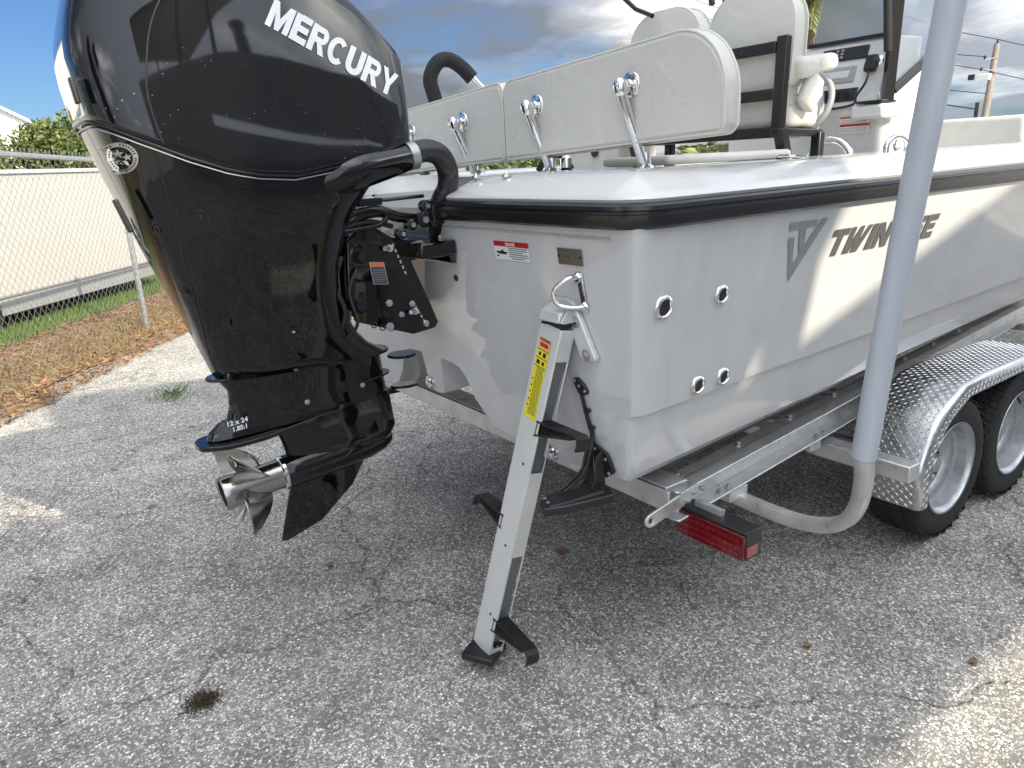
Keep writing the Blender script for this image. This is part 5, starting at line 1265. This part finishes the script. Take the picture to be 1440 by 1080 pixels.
# ================================================================== TRAILER
trl = thing('boat_trailer', 'tandem axle aluminium boat trailer with tread plate fenders under the boat', 'trailer', (3.9, 2.9, .3))
def channel(y0, x0, y1, x1, zb, zt, sg, name='frame_rail'):
    """C channel open outboard; sg=-1 starboard"""
    a, b_ = Vector((x0, y0, 0)), Vector((x1, y1, 0)); d = (b_ - a).normalized(); n_ = Vector((d.y, -d.x, 0)) * (1 if sg < 0 else -1)
    def P(s_, o_, z): p = a + (b_ - a) * s_ + n_ * o_; return Vector((p.x, p.y, z))
    q = G()
    q.prism([P(0, 0, zb), P(0, -.008, zb), P(0, -.008, zt), P(0, 0, zt)], b_ - a)
    q.prism([P(0, 0, zb), P(0, .065, zb), P(0, .065, zb + .008), P(0, 0, zb + .008)], b_ - a)
    q.prism([P(0, -.06, zt), P(0, .062, zt), P(0, .062, zt - .008), P(0, -.06, zt - .008)], b_ - a)
    q.prism([P(0, -.008, zb), P(0, -.06, zb), P(0, -.06, zb + .008), P(0, -.008, zb + .008)], b_ - a)
    return q.build(name, alu, trl, bevel=.002, seg=1)
for sg in (-1, 1):
    f = lambda y: y if sg < 0 else 2 * CY - y
    channel(f(1.705), 1.84, f(2.22), 6.2, .585, .70, sg); 
    G().prism([(6.2, f(2.22), .59), (6.2, f(2.30), .59), (8.6, f(2.86), .59), (8.6, f(2.78), .59)], (0, 0, .11)).build('tongue_rail', alu, trl, bevel=.004)
for x in (1.80,):
    G().box((x + .02, CY, .655), (.085, 2.50, .010)).build('aft_crossmember', alu, trl, bevel=.002)
    G().box((x - .018, CY, .690), (.009, 2.50, .078)).build('crossmember_web', alu, trl, bevel=.002)
    G().box((x + .055, CY, .715), (.11, 2.44, .030)).build('crossmember_top', alu, trl, bevel=.004)
for x in (2.9, 4.4, 5.9): G().box((x, CY, .56), (.08, 2.2 - (x - 2.9) * .2, .05)).build('crossmember', alu, trl, bevel=.004)
for sg in (-1, 1):
    f = lambda y: y if sg < 0 else 2 * CY - y
    bk = G().prism([(1.84, f(1.80), .70), (1.84, f(2.02), .70), (6.2, f(2.42), .74), (6.2, f(2.22), .74)], (0, 0, .032)).build('bunk_board', bunkm, trl, bevel=.006)
    for k in range(8):
        x = 1.95 + k * .42; y = 1.735 + (x - 1.84) * .118; G().lathe([(.02, 0), (.02, .004), (.011, .005), (.011, .016), (0, .017)], (x, f(y), .70), (0, 0, 1), 12).build('rail_bolt', galv, trl)
for x in (2.14, 2.20, 2.92, 2.99, 3.7): G().lathe([(.016, 0), (.016, .003), (.009, .004), (.009, .014), (0, .015)], (x, 1.655 + (x - 1.84) * .118 + .012, .593), (0, 0, 1), 6).build('flange_bolt', galv, trl)
# tie-down tab and plates at the aft end
tabp = [(1.945, .712), (1.96, .70), (1.962, .682), (1.70, .624), (1.682, .626), (1.668, .640), (1.668, .660), (1.682, .672), (1.90, .712)]
hole = [(1.692 + .012 * cos(a), .6485 + .012 * sin(a)) for a in np.linspace(0, 2 * pi, 17)[:-1]]
def tab():
    bm = bmesh.new(); y = 1.628
    vo = [bm.verts.new((x, y, z)) for x, z in tabp]; vh = [bm.verts.new((x, y, z)) for x, z in hole]
    eds = [bm.edges.new((vo[i], vo[(i + 1) % len(vo)])) for i in range(len(vo))] + [bm.edges.new((vh[i], vh[(i + 1) % len(vh)])) for i in range(len(vh))]
    r_ = bmesh.ops.triangle_fill(bm, edges=eds, use_beauty=True)
    g_ = bmesh.ops.extrude_face_region(bm, geom=bm.faces[:]); bmesh.ops.translate(bm, verts=[v for v in g_['geom'] if isinstance(v, bmesh.types.BMVert)], vec=(0, .010, 0))
    bmesh.ops.recalc_face_normals(bm, faces=bm.faces); q = G(); bm.verts.index_update(); q.add([v.co.copy() for v in bm.verts], [tuple(v.index for v in f.verts) for f in bm.faces]); bm.free(); return q
tb_ = tab().build('tie_down_tab', alu, trl, bevel=.0015, seg=1)
G().box((1.88, 1.628, .692), (.085, .012, .050), Matrix.Rotation(-.15, 3, 'Y')).build('backing_plate', alu, tb_, bevel=.002)
for x, z in ((1.90, .695), (1.865, .676), (1.945, .697)): G().lathe([(.011, 0), (.011, .004), (.007, .005), (.007, .012), (0, .012)], (x, 1.621, z), (0, -1, 0), 6).build('tab_bolt', galv, tb_)
# rear lights
def light(sg):
    f = lambda y: y if sg < 0 else 2 * CY - y
    tl_ = G().box((1.955, f(1.555), .560), (.085, .305, .104)).build('tail_light', darkgrey, trl, bevel=.004, label='black box tail light with a wide red lens' if sg < 0 else None)
    G().box((1.909, f(1.555), .555), (.012, .297, .094)).build('lens', redlens, tl_, bevel=.003)
    G().box((1.945, f(1.555) + .1540 * sg, .540), (.060, .004, .040)).build('side_reflector', redlens2, tl_, bevel=.001)
    q = G()
    for r in range(3):
        for k in range(11): q.box((1.902, f(1.433) + (.0245 * k) * (1 if sg < 0 else -1), .530 + r * .025), (.003, .018, .011))
    q.build('led_cells', redlens2, tl_)
    G().lathe([(.035, 0), (.04, .02), (.03, .045), (0, .05)], (1.93, f(1.728), .59), (-1, 0, .1), 18).build('wire_boot', whited, tl_)
    G().box((1.96, f(1.60), .62), (.02, .12, .03)).build('light_bracket', alu, tl_)
light(-1); light(1)
# fenders
FX = [3.56, 4.265]; WR = .335; WY0, WY1 = 1.475, 1.72
def fender(sg):
    f = lambda y: y if sg < 0 else 2 * CY - y
    Rf = .425; prof = [(3.20, .255), (3.19, .34)] + [(3.60 - Rf * cos(a), .34 + Rf * sin(a)) for a in np.linspace(.18, 1.12, 7)] + [(3.53, .778), (3.72, .792), (4.26, .792), (4.45, .778)] + [(4.36 + Rf * cos(a), .34 + Rf * sin(a)) for a in np.linspace(1.12, .18, 7)] + [(4.775, .34), (4.765, .20)]
    yo, yi = f(1.440), f(1.755)
    q = G()
    ro = [(x, yo, z) for x, z in prof]; ri = [(x, yi, z) for x, z in prof]
    # top skin with a rolled outer edge and a skirt
    C0 = Vector((3.93, 0, .25))
    def inn(p, k): v = (C0 - Vector((p[0], 0, p[2]))); v.normalize(); return (p[0] + v.x * k, p[1], p[2] + v.z * k)
    s_o = 1 if sg < 0 else -1
    R_ = [ri, [(x, yo + .030 * s_o, z) for x, _, z in ro], [(inn((x, 0, z), .007)[0], yo + .010 * s_o, inn((x, 0, z), .007)[2]) for x, _, z in ro], [(inn((x, 0, z), .024)[0], yo, inn((x, 0, z), .024)[2]) for x, _, z in ro], [(inn((x, 0, z), .075)[0], yo + .002 * s_o, inn((x, 0, z), .075)[2]) for x, _, z in ro]]
    R2 = [[(inn(p, .004)[0], p[1], inn(p, .004)[2]) for p in r] for r in R_[::-1]]
    q.rings(R_ + R2, caps=False, closed=False)
    fd = q.build('fender', plate_al, trl, ang=60, label='bright tread plate fender over both starboard wheels' if sg < 0 else None)
    # raised tread bars
    cum = [0]; 
    for i in range(1, len(prof)): cum.append(cum[-1] + math.dist(prof[i], prof[i - 1]))
    def at(s_):
        x = interp(s_, cum, [p[0] for p in prof]); z = interp(s_, cum, [p[1] for p in prof]); e_ = .01
        x2 = interp(s_ + e_, cum, [p[0] for p in prof]); z2 = interp(s_ + e_, cum, [p[1] for p in prof]); t_ = Vector((x2 - x, 0, z2 - z))
        if t_.length < 1e-5: t_ = Vector((0, 0, -1))
        t_.normalize(); n_ = Vector((-t_.z, 0, t_.x)); return Vector((x, 0, z)), t_, n_
    q = G(); rows = int(cum[-1] / .021); ks = 13
    for i in range(rows):
        for k in range(ks):
            s_ = .012 + i * .021; yy = 1.478 + k * .0212
            P, t_, n_ = at(s_); P = P + Vector((0, f(yy), 0)); a = .785 if (i + k) % 2 else -.785
            d = t_ * cos(a) + Vector((0, 1, 0)) * sin(a); e_ = n_.cross(d); l, wv3 = .0125, .0032
            q.add([P - d * l, P + e_ * wv3, P + d * l, P - e_ * wv3, P - d * l * .55 + n_ * .0026, P + d * l * .55 + n_ * .0026], [(0, 1, 4), (1, 5, 4), (1, 2, 5), (2, 3, 5), (3, 4, 5), (3, 0, 4)])
    # bars on the side skirt too
    for i in range(rows):
        for k in range(2):
            s_ = .012 + i * .021; P, t_, n_ = at(s_); c_ = Vector((P.x, 0, P.z)); v = (C0 - c_).normalized(); P = c_ + v * (.034 + k * .024) + Vector((0, yo - .001 * s_o, 0)); n2 = Vector((0, -1 * s_o, 0)); a = .785 if (i + k) % 2 else -.785
            d = t_ * cos(a) + v * sin(a); e_ = n2.cross(d); l, wv3 = .0115, .0030
            q.add([P - d * l, P + e_ * wv3, P + d * l, P - e_ * wv3, P - d * l * .55 + n2 * .0024, P + d * l * .55 + n2 * .0024], [(0, 1, 4), (1, 5, 4), (1, 2, 5), (2, 3, 5), (3, 4, 5), (3, 0, 4)])
    q.build('tread_bars', plate_al, fd, kind='stuff')
    G().bar((3.00, f(1.86), .520), (3.00, f(1.385), .520), .085, .075, up=(0, 0, 1)).build('step_bar', alu, trl, bevel=.006)
    G().box((3.105, f(1.60), .485), (.10, .27, .006)).build('fender_bracket', alu, trl)
    G().bar((4.98, f(2.0), .515), (4.98, f(1.48), .515), .06, .075).build('step_bar', alu, trl, bevel=.004)
fender(-1); fender(1)
# wheels
def wheel(sg):
    q = G(); ax = Vector((0, -1 if True else 1, 0)); w_ = .235
    tp_ = [(.215, .5), (.225, .485), (.245, .50), (.285, .505), (.308, .485), (.322, .445), (.329, .41), (.331, .30), (.331, -.30), (.329, -.41), (.322, -.445), (.308, -.485), (.285, -.505), (.245, -.50), (.225, -.485), (.215, -.5)]
    root = G().lathe([(r, h * w_) for r, h in tp_], (0, 0, 0), ax, 72).build('wheel', rubber, None, ang=40)
    # tread ribs and blocks
    q = G(); n = 64
    for rib, (h0, h1, m_) in enumerate([(-.47, -.30, n), (-.25, -.05, n), (0.0, .0, 0), (.05, .25, n), (.30, .47, n)]):
        for k in range(m_):
            a0 = 2 * pi * (k + (.5 if rib % 2 else 0)) / n; a1 = a0 + 2 * pi / n * .80; am_ = (a0 + a1) / 2
            def P(a, h, r): return Vector((r * cos(a), -h * w_, r * sin(a)))
            sk = .012; r0, r1 = .325, .3395 if rib in (1, 3) else .337
            pts = [(a0, h0), (am_, h0 + .03 * (1 if k % 2 else -1)), (a1, h0), (a1 + sk, h1), (am_ + sk, h1 + .03 * (1 if k % 2 else -1)), (a0 + sk, h1)]
            vs = [P(a, h, r0) for a, h in pts] + [P(a, h, r1 if abs(h) < .42 else r1 - .006) for a, h in pts]
            q.add(vs, [(6, 7, 8, 9, 10, 11)] + [(i, (i + 1) % 6, 6 + (i + 1) % 6, 6 + i) for i in range(6)])
    q.build('tread_blocks', rubber, root, kind='stuff', flat=True)
    q = G(); q.torus((0, -.113, 0), (0, 1, 0), .262, .0016, 64, 5); q.torus((0, -.1165, 0), (0, 1, 0), .286, .0013, 64, 5); q.torus((0, -.115, 0), (0, 1, 0), .236, .002, 64, 5); q.build('sidewall_rings', rubber, root)
    for r0, a_, tx in ((.266, .9, 'RADIAL'), (.266, 4.0, 'TUBELESS')):
        q = G(); vs, fs = text_poly(tx, .028, spacing=1.1)
        wv4 = []
        for x, y in vs: a = a_ - x / r0; r = r0 - .010 + y; wv4.append((r * cos(a), -.1192, r * sin(a)))
        q.add(wv4, fs); q.build('sidewall_lettering', blacksatin, root, flat=True)
    rim = G().lathe([(.222, .112), (.219, .118), (.212, .115), (.205, .100), (.196, .092), (.190, .05), (.178, .040), (.165, .038), (.150, .030), (.138, .012), (.120, .004), (.085, .010), (.060, .014), (.055, .014), (.055, .0), (.0, .0)], (0, 0, 0), ax, 64).build('rim', galv, root, ang=30)
    G().lathe([(.190, -.1), (.19, .05)], (0, 0, 0), ax, 40).build('barrel', galv, rim)
    G().lathe([(.040, 0), (.040, .045), (.034, .055), (0, .058)], (0, 0, 0), ax, 24).build('hub_cap', galv, rim)
    for k in range(5):
        a = 2 * pi * k / 5 + .3; G().lathe([(.012, .0), (.012, .020), (.006, .026), (0, .027)], (.082 * cos(a), -.006, .082 * sin(a)), ax, 6).build('lug_nut', galv, rim)
        a += .63; G().lathe([(0, .006), (.016, .006), (.02, .004)], (.12 * cos(a), -.004, .12 * sin(a)), ax, 14).build('rim_slot', inkp, rim)
    G().tube([(.183 * cos(2.7), -.075, .183 * sin(2.7)), (.150 * cos(2.7), -.10, .150 * sin(2.7))], .0055, 8).build('valve_stem', inkp, rim)
    return root
w0_ = wheel(-1)
def reparent(o, par, loc, rot):
    o.parent = par; o.location = Vector(loc) - Vector(OFF[par.name]); o.rotation_euler = rot
reparent(w0_, trl, (FX[0], (WY0 + WY1) / 2 - .0, .350), (0, .3, 0)); w0_.scale = (1.035, 1.035, 1.035)
w1_ = copy_tree(w0_, trl); w1_.location = Vector((FX[1], (WY0 + WY1) / 2, .350)) - Vector(OFF[trl.name]); w1_.rotation_euler = (0, 1.4, 0)
for i in range(2):
    c_ = copy_tree(w0_, trl); c_.location = Vector((FX[i], 2 * CY - (WY0 + WY1) / 2, .350)) - Vector(OFF[trl.name]); c_.rotation_euler = (0, .5 + i, pi)
for x in FX: G().cyl((x, 1.75, .34), (x, 2 * CY - 1.75, .34), .035, 12).build('axle', galv, trl)
for x in FX: G().cyl((x, 1.60, .338), (x, 1.76, .338), .11, 24).build('brake_drum', aludull, trl)
G().box((3.91, 2.02, .48), (1.0, .07, .06)).build('axle_beam', alu, trl, bevel=.004)
# guide poles
def guide(sg):
    f = lambda y: y if sg < 0 else 2 * CY - y
    gp = [(2.25, 1.86, .540), (2.275, 1.72, .522), (2.283, 1.55, .512), (2.283, 1.42, .522), (2.275, 1.32, .555), (2.255, 1.245, .615), (2.225, 1.195, .705), (2.195, 1.170, .81), (2.167, 1.160, .89), (2.164, 1.156, .93)]
    P = smooth_path([(x, f(y), z) for x, y, z in gp], 8)
    sq = [(-.040, -.040), (-.026, -.046), (.026, -.046), (.040, -.040), (.046, -.026), (.046, .026), (.040, .040), (.026, .046), (-.026, .046), (-.040, .040), (-.046, .026), (-.046, -.026)]
    a = G().sweep(P, [(u * .56, v * .56) for u, v in sq], up=(1, 0, 0)).build('guide_post', alu, trl, ang=40)
    if sg > 0: return
    pole = [Vector((2.166, f(1.162), .895)), Vector((2.172, f(1.118), 1.45)), Vector((2.183, f(1.05), 2.194)), Vector((2.191, f(1.0), 2.75))]
    G().tube(smooth_path(pole, 8), .0385, 32).build('pvc_sleeve', pvc, a, ang=60)
    G().lathe([(0, .012), (.035, .01), (.043, .0), (.043, -.04)], pole[-1], (pole[-1] - pole[-2]), 28).build('end_cap', pvc, a)
    G().box((2.25, f(1.74), .555), (.11, .09, .05)).build('post_clamp', alu, a, bevel=.004)
guide(-1); guide(1)
